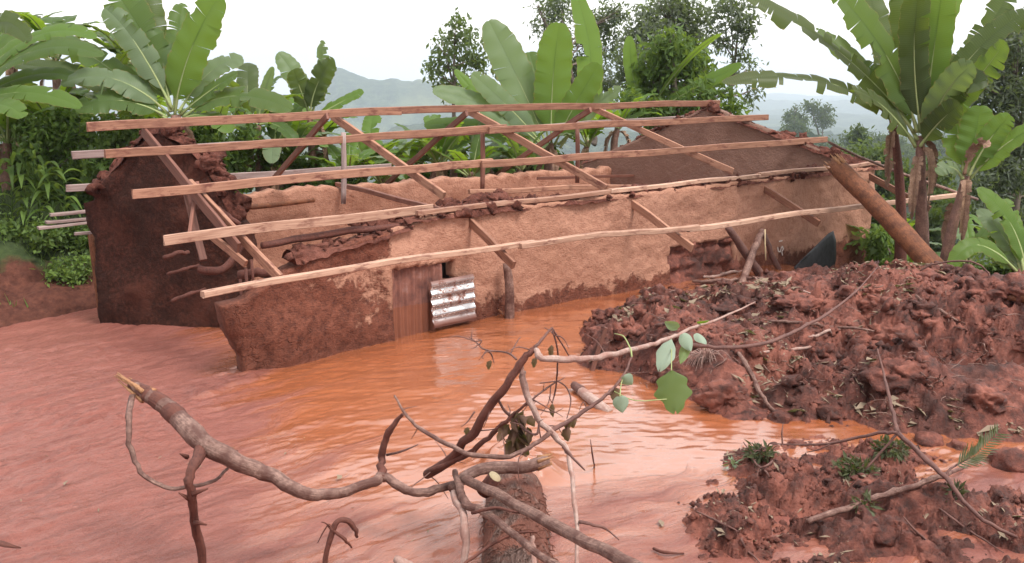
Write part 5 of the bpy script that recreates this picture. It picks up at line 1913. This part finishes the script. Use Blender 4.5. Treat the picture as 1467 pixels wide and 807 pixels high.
up = PZ([(546, 686, .50), (546, 662, .58), (551, 636, .74), (562, 612, .90), (577, 594, 1.02)])
tube('side_limb', up, [.04, .034, .03, .026, .016], M_BRANCHD, br, 8, 4, .12, 4)
tube('twig', PZ([(554, 652, .62), (575, 647, .68), (599, 637, .75)]), [.012, .010, .005], M_TWIG, br, 6, 3, .1, 4)
loop = PZ([(190, 566, 1.2), (184, 590, 1.14), (184, 620, 1.0), (190, 652, .84), (208, 682, .70), (236, 697, .62), (268, 699, .62), (300, 692, .66), (326, 672, .76), (340, 645, .90)])
tube('bark_strip', loop, [.026, .026, .024, .022, .018, .016, .016, .016, .014, .008], M_BRANCH, br, 6, 4, .1, 5, flat=0.35)

# the tangle of branches over the log
tg = empty('tangled_branch', atz(640, 700, 0.0), 'tangle of forked branches rising over the log, dead leaves caught in it', 'branch')
TG = [
    ('limb', [(612, 680, .42), (640, 662, .62), (672, 628, .95), (700, 585, 1.25), (730, 545, 1.5), (752, 513, 1.68), (768, 498, 1.76)], [.044, .042, .038, .035, .032, .028, .022], M_BRANCHD, 10),
    ('limb', [(664, 686, .55), (700, 703, .62), (760, 735, .74), (820, 765, .86), (870, 792, .98), (930, 822, 1.08)], [.036, .042, .042, .042, .042, .042], M_BRANCH, 12),
    ('limb', [(652, 676, .55), (660, 702, .55), (668, 722, .56), (690, 732, .60), (725, 758, .66), (765, 788, .72), (810, 820, .78)], [.026, .031, .033, .031, .028, .026, .024], M_BRANCH, 10),
    ('limb', [(648, 700, .46), (680, 676, .46), (715, 670, .46), (752, 668, .46), (784, 660, .48)], [.042, .052, .054, .054, .052], M_BRANCH, 12),
    ('limb', [(747, 519, 1.64), (749, 539, 1.52), (755, 566, 1.36), (765, 585, 1.26), (774, 604, 1.15), (788, 618, 1.08), (807, 637, .98), (816, 655, .9), (820, 692, .78), (825, 742, .6), (827, 800, .4), (828, 850, .2)],
     [.022, .025, .026, .026, .026, .025, .023, .021, .019, .017, .016, .016], M_BRANCHP, 9),
    ('limb', [(565, 567, 1.15), (590, 604, 1.0), (631, 631, .92), (677, 652, .9), (722, 654, .94), (758, 642, 1.0), (790, 619, 1.08)], [.009, .014, .018, .020, .020, .019, .018], M_BRANCH, 8),
    ('limb', [(613, 677, .5), (650, 662, .66), (677, 645, .82), (705, 622, .98), (731, 599, 1.14), (758, 574, 1.28)], [.024, .026, .024, .02, .015, .009], M_BRANCHD, 8),
    ('limb', [(768, 502, 1.74), (777, 512, 1.70), (813, 516, 1.64), (851, 512, 1.56), (892, 505, 1.47), (933, 494, 1.38), (968, 482, 1.3), (988, 471, 1.24), (1032, 456, 1.14), (1082, 433, 1.02)],
     [.026, .028, .027, .026, .024, .022, .019, .017, .013, .007], M_BRANCHP, 8),
    ('limb', [(788, 618, 1.08), (813, 604, 1.12), (837, 589, 1.18), (862, 572, 1.26), (878, 557, 1.32), (894, 537, 1.4), (905, 512, 1.5)], [.02, .018, .017, .015, .013, .011, .008], M_TWIG, 7),
    ('twig', [(905, 512, 1.5), (902, 498, 1.56), (893, 482, 1.62), (880, 478, 1.6)], [.008, .007, .006, .003], M_PETIOLE, 6),
    ('twig', [(672, 483, 1.62), (683, 491, 1.6), (695, 501, 1.58), (725, 505, 1.62), (740, 515, 1.62)], [.004, .006, .007, .008, .01], M_TWIG, 6),
    ('twig', [(695, 501, 1.58), (704, 508, 1.5), (708, 521, 1.42)], [.006, .008, .004], M_TWIG, 6),
    ('twig', [(766, 498, 1.76), (778, 484, 1.82), (791, 470, 1.88)], [.014, .011, .008], M_TWIG, 6),
    ('twig', [(791, 470, 1.88), (803, 490, 1.72), (818, 514, 1.55)], [.009, .007, .005], M_TWIG, 6),
    ('twig', [(791, 472, 1.87), (799, 500, 1.7), (798, 530, 1.5), (796, 560, 1.3), (791, 578, 1.2)], [.007, .008, .008, .008, .005], M_TWIG, 6),
    ('twig', [(798, 546, 1.38), (785, 555, 1.33), (768, 568, 1.28), (752, 582, 1.2)], [.007, .008, .008, .006], M_TWIG, 6),
    ('twig', [(798, 546, 1.38), (812, 556, 1.32), (818, 575, 1.22), (812, 600, 1.1)], [.007, .007, .006, .004], M_TWIG, 6),
    ('twig', [(773, 549, 1.36), (798, 546, 1.38), (810, 540, 1.4)], [.004, .006, .003], M_TWIG, 6),
    ('twig', [(711, 566, 1.34), (722, 588, 1.2), (740, 602, 1.12), (752, 616, 1.06), (769, 622, 1.06), (773, 606, 1.14)], [.011, .012, .011, .011, .01, .008], M_TWIG, 6),
    ('twig', [(806, 640, .98), (818, 652, .92), (832, 668, .84), (838, 674, .8)], [.012, .011, .008, .004], M_TWIG, 6),
    ('twig', [(680, 590, 1.2), (670, 604, 1.12), (660, 612, 1.08)], [.008, .006, .003], M_TWIG, 5),
    ('twig', [(706, 579, 1.28), (700, 595, 1.2), (693, 612, 1.1)], [.007, .006, .003], M_TWIG, 5),
    ('twig', [(676, 735, .62), (710, 728, .7), (745, 735, .7)], [.014, .013, .008], M_BRANCHD, 6),
    ('twig', [(650, 706, .5), (664, 735, .5), (668, 775, .36), (660, 830, .1)], [.03, .03, .028, .026], M_BRANCHP, 8),
    ('twig', [(640, 830, .35), (690, 790, .46), (735, 765, .52), (770, 762, .52)], [.01, .013, .012, .006], M_BRANCHD, 6),
    ('twig', [(766, 830, .3), (764, 790, .44), (762, 768, .54)], [.02, .02, .018], M_BRANCHP, 7),
    ('twig', [(830, 748, .6), (850, 752, .55), (868, 758, .5), (887, 774, .42)], [.014, .012, .009, .004], M_TWIG, 6),
]
tw_ends = []
for k, (nm, pts, r, m_, sd) in enumerate(TG):
    tube(nm, PZ(pts), r, m_, tg, sd, 5, 0.13, 60 + k)
rnd = random.Random(44)
for k in range(44):
    nm, pts, r_, m_, sd = TG[rnd.choice((0, 0, 4, 5, 6, 7, 8, 9, 10, 14, 15, 18))]
    i = rnd.randrange(len(pts) - 1)
    a, b_ = atz(*pts[i]), atz(*pts[i + 1])
    s_ = a.lerp(b_, rnd.random())
    d = V((rnd.gauss(0, 1), rnd.gauss(0, .8), rnd.gauss(0.1, .8))).normalized()
    L = rnd.uniform(.08, .32)
    m1 = s_ + d * L * .5 + V((rnd.uniform(-.04, .04), 0, rnd.uniform(-.05, .03)))
    e_ = s_ + d * L - V((0, 0, rnd.uniform(0, .08)))
    tube('twig', [s_, m1, e_], [.006, .005, .0022], M_TWIG, tg, 5, 3, .1, 200 + k)
# ragged ends: stub with pale cut face, broken end
s0, s1 = atz(692, 706, .40), atz(709, 683, .56)
tube('cut_stub', [s0, s1], [.062, .06], M_BRANCHD, tg, 14, 3, .06, 3)
dd = (s1 - s0).normalized()
tube('cut_face', [s1 - dd * .01, s1 + dd * .006], [.058, .055], M_CUT, tg, 14, 1, .04, 3)
e0, e1 = atz(770, 664, .47), atz(787, 660, .48)
g = Geo()
for k in range(18):
    s = e0 + V((0, random.uniform(-.05, .05), random.uniform(-.05, .05)))
    g.add(*tube_geo([s, s + (e1 - e0) * random.uniform(.6, 1.5) + V((0, 0, random.uniform(-.01, .03)))], [.016, .004], 5, 1))
g.build('splinters', M_SPLINT, tg)


def broad_leaf(parent, c, tip, side, w, mat, lobes=0.0, curl=0.2, name='leaf', seed=0):
    """leaf blade from stalk end c to tip, with optional lobed outline"""
    c, tip = V(c), V(tip)
    ax = tip - c
    L = ax.length
    ax.normalize()
    sd = (V(side) - ax * V(side).dot(ax)).normalized()
    nr = ax.cross(sd)
    n, m = 18, 4
    vs, fs = [], []
    for i in range(n + 1):
        t = i / n
        ww = w / 2 * math.sin(math.pi * (0.04 + 0.94 * t) ** 0.75) ** 0.8 * (1 + lobes * math.sin(t * math.pi * 5 + seed))
        for q in range(-m, m + 1):
            f = q / m
            vs.append(c + ax * (L * (t + (0.10 * abs(f) if lobes else 0.0))) + sd * ww * f + nr * (-curl * ww * f * f + 0.02 * L * math.sin(t * 7 + f * 3 + seed) - 0.12 * L * t * t * curl * 2))
    k = 2 * m + 1
    for i in range(n):
        for q in range(k - 1):
            a = i * k + q
            fs.append((a, a + 1, a + k + 1, a + k))
    return mk(name, vs, fs, mat, parent)


SX = V((1, 0, 0.1))
LV = [  # stalk end, tip, width m, mat, lobes
    ((962, 530, 1.34), (968, 588, 1.02), .30, M_BUSH, .16), ((962, 486, 1.4), (946, 527, 1.18), .17, M_GRLEAF, .05), ((978, 478, 1.4), (990, 503, 1.25), .13, M_GRLEAF, 0),
    ((972, 470, 1.34), (952, 460, 1.42), .11, M_GRLEAF, 0), ((985, 490, 1.3), (975, 520, 1.15), .10, M_BUSHL, 0), ((996, 478, 1.26), (1012, 492, 1.2), .10, M_GRLEAF, 0),
    ((892, 540, 1.4), (906, 552, 1.32), .12, M_GRLEAF, 0), ((888, 568, 1.3), (892, 592, 1.16), .13, M_GRLEAF, 0), ((884, 556, 1.3), (878, 574, 1.2), .09, M_DEADLEAF, 0),
    ((998, 462, 1.24), (1016, 458, 1.28), .08, M_BUSHL, 0)]
for k, (a, b, w_, m_, lb) in enumerate(LV):
    broad_leaf(tg, atz(*a), atz(*b), SX, w_, m_, lb, .3, 'leaf', k)
for k, pts in enumerate(([(962, 484, 1.31), (962, 505, 1.32), (962, 531, 1.34)], [(894, 537, 1.4), (890, 550, 1.35), (888, 568, 1.3)], [(878, 560, 1.3), (910, 574, 1.22), (955, 572, 1.2)])):
    tube('leaf_stalk', PZ(pts), [.006, .005, .005], M_PETIOLE, tg, 5, 3, .05, k)
rnd = random.Random(8)
for k in range(26):     # dead leaves caught in the fork
    px = rnd.gauss(740, 6)
    py = rnd.uniform(588, 640)
    z = 1.2 - (py - 588) / 52 * .34
    c = atz(px, py, z)
    broad_leaf(tg, c, c + V((rnd.uniform(-.09, .09), rnd.uniform(-.06, .06), -rnd.uniform(.04, .13))), V((rnd.uniform(-1, 1), rnd.uniform(-1, 1), rnd.uniform(-.3, .3))), rnd.uniform(.05, .1), M_DEADLEAF, .1, 1.2, 'dead_leaf', k)
for k, (px, py, z) in enumerate(((817, 604, 1.1), (812, 612, 1.06), (822, 598, 1.1), (791, 578, 1.18), (790, 494, 1.74), (703, 516, 1.45), (768, 512, 1.62), (670, 612, 1.05))):
    c = atz(px, py, z)
    broad_leaf(tg, c, c + V((rnd.uniform(-.03, .03), 0, -rnd.uniform(.07, .13))), V((1, .4, 0)), .05 if k > 2 else .085, M_DEADLEAF, .1, .9, 'dead_leaf', k)

# long thin branch sweeping over the heap
sw = PZ([(984, 496, .85), (996, 495, .86), (1049, 498, .88), (1107, 489, .9), (1146, 471, .92), (1186, 449, .95), (1226, 418, 1.0), (1257, 383, 1.1)])
tag(tube('sweeping_branch', sw, [.018, .02, .022, .022, .02, .017, .013, .006], M_TWIG, None, 7, 5, .12, 9), 'long thin branch curving up over the large soil heap', 'branch')

# half-sunk pale log
wl = PZ([(822, 553, .06), (838, 565, .05), (856, 579, .03), (874, 592, -.03)])
l2 = empty('floating_log', wl[0] - V((0, 0, .1)), 'short pale peeled log half sunk in the slurry left of the green lobed leaf', 'log')
tube('stem', wl, [.042, .062, .064, .055], M_BRANCHP, l2, 12, 5, .08, 3)
tube('bark_patch', [wl[0] + V((0, 0, .012)), wl[0].lerp(wl[1], .7) + V((0, 0, .012))], [.047, .060], M_TWIG, l2, 12, 3, .1, 4)

# curled root ends at the bottom left
rt = empty('curled_root', atz(468, 830, -.05), 'curled root sticking out of the mud below the crooked branch', 'root')
for k, (pts, r) in enumerate((([(466, 840, -.1), (467, 800, .12), (474, 765, .32), (484, 746, .42), (498, 746, .40), (508, 758, .32), (512, 770, .24)], .022),
                              ([(470, 752, .38), (480, 762, .34), (494, 774, .26), (504, 785, .18)], .014), ([(470, 752, .38), (462, 764, .32), (455, 778, .24)], .006),
                              ([(474, 756, .36), (466, 750, .42), (460, 748, .42)], .006))):
    tube('root', PZ(pts), [r] * (len(pts) - 1) + [r * .5], M_BRANCHD, rt, 7, 4, .15, k)
tag(tube('wood_splinter', PZ([(-12, 776, .05), (10, 781, .05), (30, 785, .0)]), [.05, .035, .008], M_BRANCHD, None, 6, 2, .2, 2, flat=.4), 'dark flat splinter of wood on the mud at the left edge', 'splinter')
tag(tube('floating_stick', PZ([(936, 786, .02), (955, 792, .03), (980, 793, .01)]), [.012, .014, .007], M_BRANCHD, None, 6, 3, .1, 2), 'short dark stick floating near the bottom, left of the small heap', 'stick')
tag(tube('upright_twig', PZ([(846, 630, .42), (848, 648, .28), (851, 666, .08), (852, 674, -.1)]), [.004, .008, .009, .009], M_TWIG, None, 5, 3, .1, 2), 'thin upright twig poking out of the glossy mud right of the tangle', 'twig')
tag(tube('log_end', PZ([(566, 800, .16), (584, 812, .10), (604, 835, .0)]), [.03, .05, .055], M_BRANCHP, None, 9, 3, .2, 2), 'broken pale wood end at the bottom edge beside the log', 'log end')


# ------------------------------------------------------------------ sticks, twigs and clods on the heaps
def drape(px0, py0, px1, py1, fz, lift=.04, n=6, wob=.05, seed=0):
    """a stick lying over a heap, following its surface"""
    rnd = random.Random(seed)
    out = []
    for i in range(n):
        f = i / (n - 1)
        x, y = px0 + (px1 - px0) * f, py0 + (py1 - py0) * f
        p = atz(x, y, .3)
        for _ in range(12):
            z = float(fz(np.array([p.x]), np.array([p.y]))[0])
            q = atz(x, y, .5 * p.z + .5 * max(z, -.02))
            p = q
        out.append(p + V((rnd.uniform(-wob, wob) * .5, 0, lift + rnd.uniform(-wob, wob) * .4)))
    return out


BS = [((990, 408), (1092, 402), .035, M_BRANCH, 'pale stick lying at the foot of the wall below the plugged opening'),
      ((1010, 402), (1075, 388), .028, M_BRANCHP, 'curved light stick under the crossing poles'),
      ((1076, 402), (1170, 428), .018, M_BRANCHP, 'thin pale stick trailing down from the crossing poles'),
      ((1055, 505), (1110, 600), .030, M_BRANCH, 'reddish stick running down the front of the soil heap'),
      ((1090, 508), (1205, 502), .020, M_BRANCHP, 'light grey stick lying across the middle of the heap'),
      ((1100, 466), (1250, 478), .022, M_BRANCH, 'long brown stick lying level across the upper heap'),
      ((1310, 430), (1372, 466), .022, M_BRANCH, 'brown stick slanting down the right part of the heap'),
      ((1160, 486), (1206, 475), .020, M_BRANCHP, 'short bleached stick near the middle of the heap'),
      ((930, 478), (1085, 435), .026, M_TWIG, 'dark stick rising across the left half of the heap'),
      ((1220, 415), (1252, 450), .012, M_TWIG, 'fine dark twig below the crest of the heap')]
for k, (a, b, r, m_, lab) in enumerate(BS):
    P = drape(*a, *b, big_z, .05, 6, .06, k)
    tag(tube('stick', P, [r * .7, r, r, r * .95, r * .8, r * .5], m_, None, 7, 4, .14, 80 + k), lab, 'stick', 'sticks on the large soil heap')
# split plank and root at left toe of heap
a, b = atz(846, 536, -.05), atz(868, 470, .55)
tag(plank('split_stake', a, b, .13, .06, M_TIMBERD, None, up=V((1, 0, 0)), seed=90, seg=6, taper=.7), 'dark split stake standing at the left toe of the large heap', 'stake')
tag(tube('root_end', drape(1442, 438, 1500, 436, big_z, .10, 4, .02, 3), [.03, .07, .085, .09], M_POLE, None, 10, 4, .15, 3), 'stout root end showing at the right edge on the heap', 'root')
hoop = PZ([(1318, 388, 1.0), (1340, 378, 1.12), (1375, 374, 1.2), (1400, 378, 1.2), (1416, 392, 1.05), (1424, 412, .9)])
tag(tube('bent_stem', hoop, [.012, .014, .014, .013, .012, .008], M_TWIG, None, 6, 5, .1, 3), 'thin stem bent into a hoop over the crest of the heap', 'stem')

# small heap: forked twig, pink stick
fk = empty('forked_twig', atz(1408, 745, .1), 'tall forked dark twig standing in the small heap at the bottom right', 'twig')
for k, (pts, r) in enumerate((([(1257, 500, 1.3), (1266, 535, 1.12), (1274, 568, 1.0), (1281, 600, .86), (1286, 620, .78)], (.008, .012, .015, .018, .02)),
                              ([(1286, 620, .78), (1320, 652, .62), (1355, 684, .5), (1373, 709, .42), (1408, 744, .26), (1457, 770, .12)], (.022, .022, .02, .019, .017, .014)),
                              ([(1286, 620, .78), (1267, 620, .76), (1232, 626, .68), (1190, 636, .56), (1150, 637, .50), (1101, 636, .46)], (.017, .016, .014, .012, .009, .005)),
                              ([(1190, 636, .56), (1170, 645, .48), (1155, 648, .42)], (.008, .006, .003)),
                              ([(1121, 637, .47), (1120, 620, .58), (1122, 606, .66)], (.008, .006, .003)),
                              ([(1286, 620, .78), (1262, 648, .6), (1240, 672, .46)], (.012, .010, .006)),
                              ([(1355, 684, .5), (1362, 672, .56), (1390, 655, .64)], (.012, .010, .006)))):
    tube('twig', PZ(pts), list(r), M_TWIG, fk, 7, 4, .12, 90 + k)
sp0 = PZ([(1348, 687, .5), (1380, 662, .62), (1402, 648, .70), (1428, 622, .84)])
C = catmull(sp0, 8)
for i in range(6, len(C)):
    for s in (-1, 1):
        c = C[i]
        d = (C[min(i + 1, len(C) - 1)] - C[i - 1]).normalized()
        sd = V((d.z, 0, -d.x)) * s
        tip = c + (sd * .8 + d * .7).normalized() * random.uniform(.10, .17)
        broad_leaf(fk, c, tip, V((0, 1, .2)).cross(tip - c), .016, M_TREEG, 0, .1, 'leaflet', i)
ps = drape(1158, 760, 1385, 682, small_z, .09, 8, .03, 4)
tag(tube('pink_stick', ps, [.026, .028, .027, .026, .025, .024, .022, .012], M_BRANCH, None, 9, 4, .1, 4), 'long pinkish cut stick lying across the small heap', 'stick')
SS = [((1062, 640), (1105, 700), 'dark twig drooping over the left shoulder of the small heap'), ((1000, 740), (1060, 770), 'fine twig at the left toe of the small heap'),
      ((1060, 775), (1085, 812), 'dark forked twig at the bottom of the small heap'), ((1290, 750), (1350, 800), 'short twig on the muddy apron of the small heap'),
      ((1340, 735), (1440, 800), 'thin twig at the bottom right corner'), ((1110, 655), (1085, 690), 'small bent twig beside the green sprigs')]
for k, (a, b, lab) in enumerate(SS):
    tag(tube('twig', drape(*a, *b, small_z, .04, 5, .05, 20 + k), [.006, .010, .011, .009, .004], M_TWIG, None, 6, 4, .14, 120 + k), lab, 'twig', 'twigs on the small heap')
# green sprigs thrown on the small heap
for k, (px, py, rp, nl, m_, lab) in enumerate(((1225, 682, 34, 420, M_SPRIG, 'dark green leafy sprig lying at the centre of the small heap'), (1275, 650, 26, 260, M_SPRIG, 'green leafy sprig under the fork of the twig'),
                                               (1090, 655, 22, 180, M_SPRIG, 'muddy green sprig on the left shoulder of the small heap'), (1050, 672, 10, 26, M_GRLEAF, 'pale folded leaf sprig at the left of the small heap'),
                                               (1235, 730, 20, 90, M_SPRIG, 'few dark leaves below the pink stick'), (1365, 712, 16, 60, M_SPRIG, 'small clump of leaves near the right end of the pink stick'))):
    p = drape(px, py, px + 1, py, small_z, .05, 2, 0, 1)[0]
    r = rp * p.y / FPX
    o = empty('leafy_sprig', p, lab, 'sprig', 'sprigs on the small heap')
    vs, fs = leafcloud([tuple(p)], [r], nl, .085, 3.2, .1, 600 + k, .1, .42, .2)
    mk('foliage', vs, fs, m_, o, smooth=False)
    g = Geo()
    for q in range(9):
        d = V((random.uniform(-1, 1), random.uniform(-.6, .6), random.uniform(-.1, .4))) * r
        g.add(*tube_geo([p, p + d * .6 + V((0, 0, .03)), p + d * 1.1], [.006, .005, .002], 5, 2))
    g.build('stems', M_TWIG, o)
for k, (px, py, rp, lab) in enumerate(((955, 500, 26, 'straggly uprooted grass tuft on the left front of the large heap'), (1010, 518, 26, 'bleached root-and-straw tuft hanging at the front of the large heap'))):
    p = drape(px, py, px + 1, py, big_z, .04, 2, 0, 1)[0]
    g = Geo()
    rnd = random.Random(k)
    for q in range(120):
        d = V((rnd.gauss(0, 1), rnd.gauss(0, .6), rnd.uniform(-.5, 1.0))) * rp * p.y / FPX * .6
        g.add(*tube_geo([p, p + d * .6 + V((0, 0, .05)), p + d - V((0, 0, .08))], [.005, .004, .002], 4, 2, cap=False))
    tag(g.build('straw_tuft', M_BRANCHP if k else M_TWIG, None, origin=p), lab, 'tuft')


# clods
def clod_mesh(seed, stretch=(1, 1, .7)):
    import bmesh
    bm = bmesh.new()
    bmesh.ops.create_icosphere(bm, subdivisions=3, radius=1.0)
    for v in bm.verts:
        d = v.co.normalized()
        q = d * 1.3 + V((seed * 3.7, seed, 0))
        r = 1 + .38 * mnoise.noise(q) + .22 * mnoise.noise(q * 2.3) + .10 * mnoise.noise(q * 5.5)
        v.co = V((d.x * stretch[0], d.y * stretch[1], d.z * stretch[2])) * r
    me = bpy.data.meshes.new('clod')
    bm.to_mesh(me)
    bm.free()
    me.polygons.foreach_set('use_smooth', np.full(len(me.polygons), True))
    me.materials.append(M_SOIL)
    return me


CM = [clod_mesh(k, (1, .9, .65)) for k in range(5)]
CL = [((1251, 577), .22, 0.03, 'rounded red clod in the channel between the two heaps'), ((1448, 663), .20, .03, 'dark clod in the slurry at the right edge'),
      ((1330, 632), .15, .02, 'muddy clod just behind the forked twig'), ((1300, 606), .10, .0, 'small clod at the toe of the large heap, right of the channel clod'),
      ((1118, 600), .13, .02, 'small clod at the lowest toe of the large heap'), ((1185, 590), .10, .01, 'little clod left of the channel clod'),
      ((1325, 790), .12, .02, 'smooth stone-like clod at the bottom, below the pink stick'), ((1265, 768), .14, .08, 'wet clod below the middle of the pink stick'),
      ((1228, 600), .07, .0, 'tiny clod in the channel'), ((1372, 640), .10, .01, 'low clod beside the leafy twig spray'),
      ((60, 400), .12, -.2, 'pale clod on the lower slope of the left bank'), ((20, 425), .10, -.35, 'small clod at the foot of the left bank')]
for k, (pp, s, z, lab) in enumerate(CL):
    o = bpy.data.objects.new('soil_clod', CM[k % 5])
    COL.objects.link(o)
    o.location = atz(*pp, z)
    if k >= 10:
        o.location = aty(*pp, 18.6 if k == 10 else 17.6)
    o.scale = (s, s, s)
    o.rotation_euler = (0, 0, k * 1.3)
    tag(o, lab, 'clod', 'loose clods')

# crumbs of soil, leaf litter: beyond counting
rng = np.random.RandomState(21)


def crumbs(n, fz, xr, yr, smin, smax, zmin, seed):
    rng = np.random.RandomState(seed)
    x = rng.uniform(*xr, n)
    y = rng.uniform(*yr, n)
    z = fz(x, y)
    nn = x * HV.x + y * HV.y
    k = (z > zmin) & (nn < 12.2) & (rng.rand(len(x)) < .12 + rubble(x, y))
    x, y, z = x[k], y[k], z[k]
    m = len(x)
    t0 = np.array([(1, 0, 0), (-1, 0, 0), (0, 1, 0), (0, -1, 0), (0, 0, 1), (0, 0, -1)], float)
    tf = np.array([(0, 2, 4), (2, 1, 4), (1, 3, 4), (3, 0, 4), (2, 0, 5), (1, 2, 5), (3, 1, 5), (0, 3, 5)])
    s = smin + (smax - smin) * rng.rand(m) ** 3
    vs = t0[None] * s[:, None, None] * (0.6 + 0.8 * rng.rand(m, 6, 1)) + rng.normal(size=(m, 6, 3)) * s[:, None, None] * .25
    vs = vs + np.stack([x, y, z + s * .2], 1)[:, None]
    fs = tf[None] + (np.arange(m) * 6)[:, None, None]
    return vs.reshape(-1, 3), fs.reshape(-1, 3)


rngc = np.random.RandomState(77)
cxx, cyy = rngc.uniform(.9, 9.8, 1500), rngc.uniform(9.9, 17.2, 1500)
czz = big_z(cxx, cyy)
ok = (czz > .0) & (cxx * HV.x + cyy * HV.y < 12.0) & (rubble(cxx, cyy) > .45)
cxx, cyy, czz = cxx[ok], cyy[ok], czz[ok]
csz = .02 + .10 * rngc.rand(len(cxx)) ** 4
v_, f_ = lumps_geo(np.stack([cxx, cyy, czz + csz * .15], 1), csz, 78, .8)
bxx, byy = rngc.uniform(1.2, 8.6, 70), rngc.uniform(10.3, 16.5, 70)
bzz = big_z(bxx, byy)
ok = (bzz > .12) & (bxx * HV.x + byy * HV.y < 11.6)
bxx, byy, bzz = bxx[ok], byy[ok], bzz[ok]
bsz = .10 + .16 * rngc.rand(len(bxx))
v2, f2 = lumps_geo(np.stack([bxx, byy, bzz - bsz * .12], 1), bsz, 79, .6, True)
v_, f_ = np.concatenate([v_, v2]), np.concatenate([f_, f2 + len(v_)])
tag(mk('broken_clods', v_, f_, M_SOIL), 'broken lumps of wet earth packed over the large heap', 'soil', kind='stuff')
vs, fs = crumbs(6000, big_z, (.6, 10), (9.6, 18), .008, .07, -.02, 3)
tag(mk('soil_crumbs', vs, fs, M_SOIL), 'crumbled red soil strewn over the large heap', 'soil', kind='stuff')
vs, fs = crumbs(3500, small_z, (1.4, 5.2), (6.4, 9.9), .008, .05, -.02, 4)
tag(mk('soil_crumbs', vs, fs, M_SOIL), 'wet crumbs of soil over the small heap', 'soil', kind='stuff')


def litter(n, fz, xr, yr, size, zmin, seed, patch=.1):
    rng = np.random.RandomState(seed)
    x = rng.uniform(*xr, n)
    y = rng.uniform(*yr, n)
    k = fbm(x * 1.3, y * 1.3, 9, 5, .65) > -patch
    x, y = x[k], y[k]
    z = fz(x, y)
    nn = x * HV.x + y * HV.y
    k = (z > zmin) & (nn < 12.2)
    x, y, z = x[k], y[k], z[k] + .012
    m = len(x)
    th = rng.uniform(0, 6.28, m)
    ax = np.stack([np.cos(th), np.sin(th), rng.uniform(-.4, .5, m)], 1)
    sd = np.stack([-np.sin(th), np.cos(th), rng.uniform(-.5, .5, m)], 1)
    L = (size * (.25 + 1.9 * rng.rand(m) ** 3))[:, None]
    W = L * (.08 + .5 * rng.rand(m) ** 2)[:, None]
    P = np.stack([x, y, z], 1)
    up_ = np.array([0, 0, 1.0])
    vs = np.stack([P - ax * L * .5, P + sd * W * .5 + up_ * W * .3, P + ax * L * .5, P - sd * W * .5 + up_ * W * .1], 1).reshape(-1, 3)
    i = np.arange(m) * 4
    fs = np.stack([i, i + 1, i + 2, i, i + 2, i + 3], 1).reshape(-1, 3)
    return vs, fs


vs, fs = litter(30000, big_z, (.8, 10), (9.8, 17.6), .12, .04, 5, -.2)
tag(mk('leaf_litter', vs, fs, M_LITTER, smooth=False), 'pale and brown leaf litter strewn over the large heap', 'leaf litter', kind='stuff')
vs, fs = litter(2600, small_z, (1.6, 5.2), (6.6, 9.8), .07, .02, 6, .0)
tag(mk('leaf_litter', vs, fs, M_LITTER, smooth=False), 'bits of dead leaf over the small heap', 'leaf litter', kind='stuff')
vs, fs = litter(260, lambda x, y: mud_z(x, y) + .012, (-6, 6), (6.6, 14.5), .07, -9, 8, -.12)
tag(mk('floating_debris', vs, fs, M_LITTER, smooth=False), 'scraps of leaf and bark floating on the mud', 'debris', kind='stuff')
g = Geo()
rnd = random.Random(31)
for k in range(420):
    px, py = rnd.uniform(880, 1467), rnd.uniform(400, 590)
    p = atz(px, py, .45)
    z = float(big_z(np.array([p.x]), np.array([p.y]))[0])
    if z < .1:
        continue
    p.z = z + .02
    d = V((rnd.uniform(-1, 1), rnd.uniform(-1, 1), rnd.uniform(-.1, .35))) * rnd.uniform(.06, .28)
    g.add(*tube_geo([p, p + d * .5 + V((0, 0, .015)), p + d], [.006, .006, .003], 4, 1, cap=False))
for k in range(70):
    px, py = rnd.uniform(880, 1440), rnd.uniform(410, 560)
    dx, dy = rnd.uniform(-55, 55), rnd.uniform(-8, 40)
    P = drape(px, py, px + dx, py + dy, big_z, .025, 6, .05, 900 + k)
    rt_ = rnd.uniform(.005, .011)
    g.add(*tube_geo(P, [rt_, rt_, rt_ * .9, rt_ * .8, rt_ * .6, rt_ * .3], 5, 3, 0.1, k, cap=False))
tag(g.build('twig_litter', M_BRANCH), 'fine broken twigs scattered through the large heap', 'twigs', kind='stuff')

# ------------------------------------------------------------------ valley haze
hx = 9800.0
vs = [(-hx, -hx, -430), (hx, -hx, -430), (hx, hx, -430), (-hx, hx, -430), (-hx, -hx, 26), (hx, -hx, 26), (hx, hx, 26), (-hx, hx, 26)]
fs = [(0, 3, 2, 1), (4, 5, 6, 7), (0, 1, 5, 4), (1, 2, 6, 5), (2, 3, 7, 6), (3, 0, 4, 7)]
mh = bpy.data.materials.new('haze')
mh.use_nodes = True
nt = mh.node_tree
nt.nodes.clear()
out = nt.nodes.new('ShaderNodeOutputMaterial')
pv = nt.nodes.new('ShaderNodeVolumePrincipled')
pv.inputs['Color'].default_value = (0.80, 0.89, 1.0, 1)
pv.inputs['Density'].default_value = 0.00022
pv.inputs['Anisotropy'].default_value = 0.2
nt.links.new(pv.outputs[0], out.inputs['Volume'])
tag(mk('haze', vs, fs, mh, smooth=False, origin=V((0, 0, 0))), 'pale haze filling the valley air', 'haze', kind='stuff')
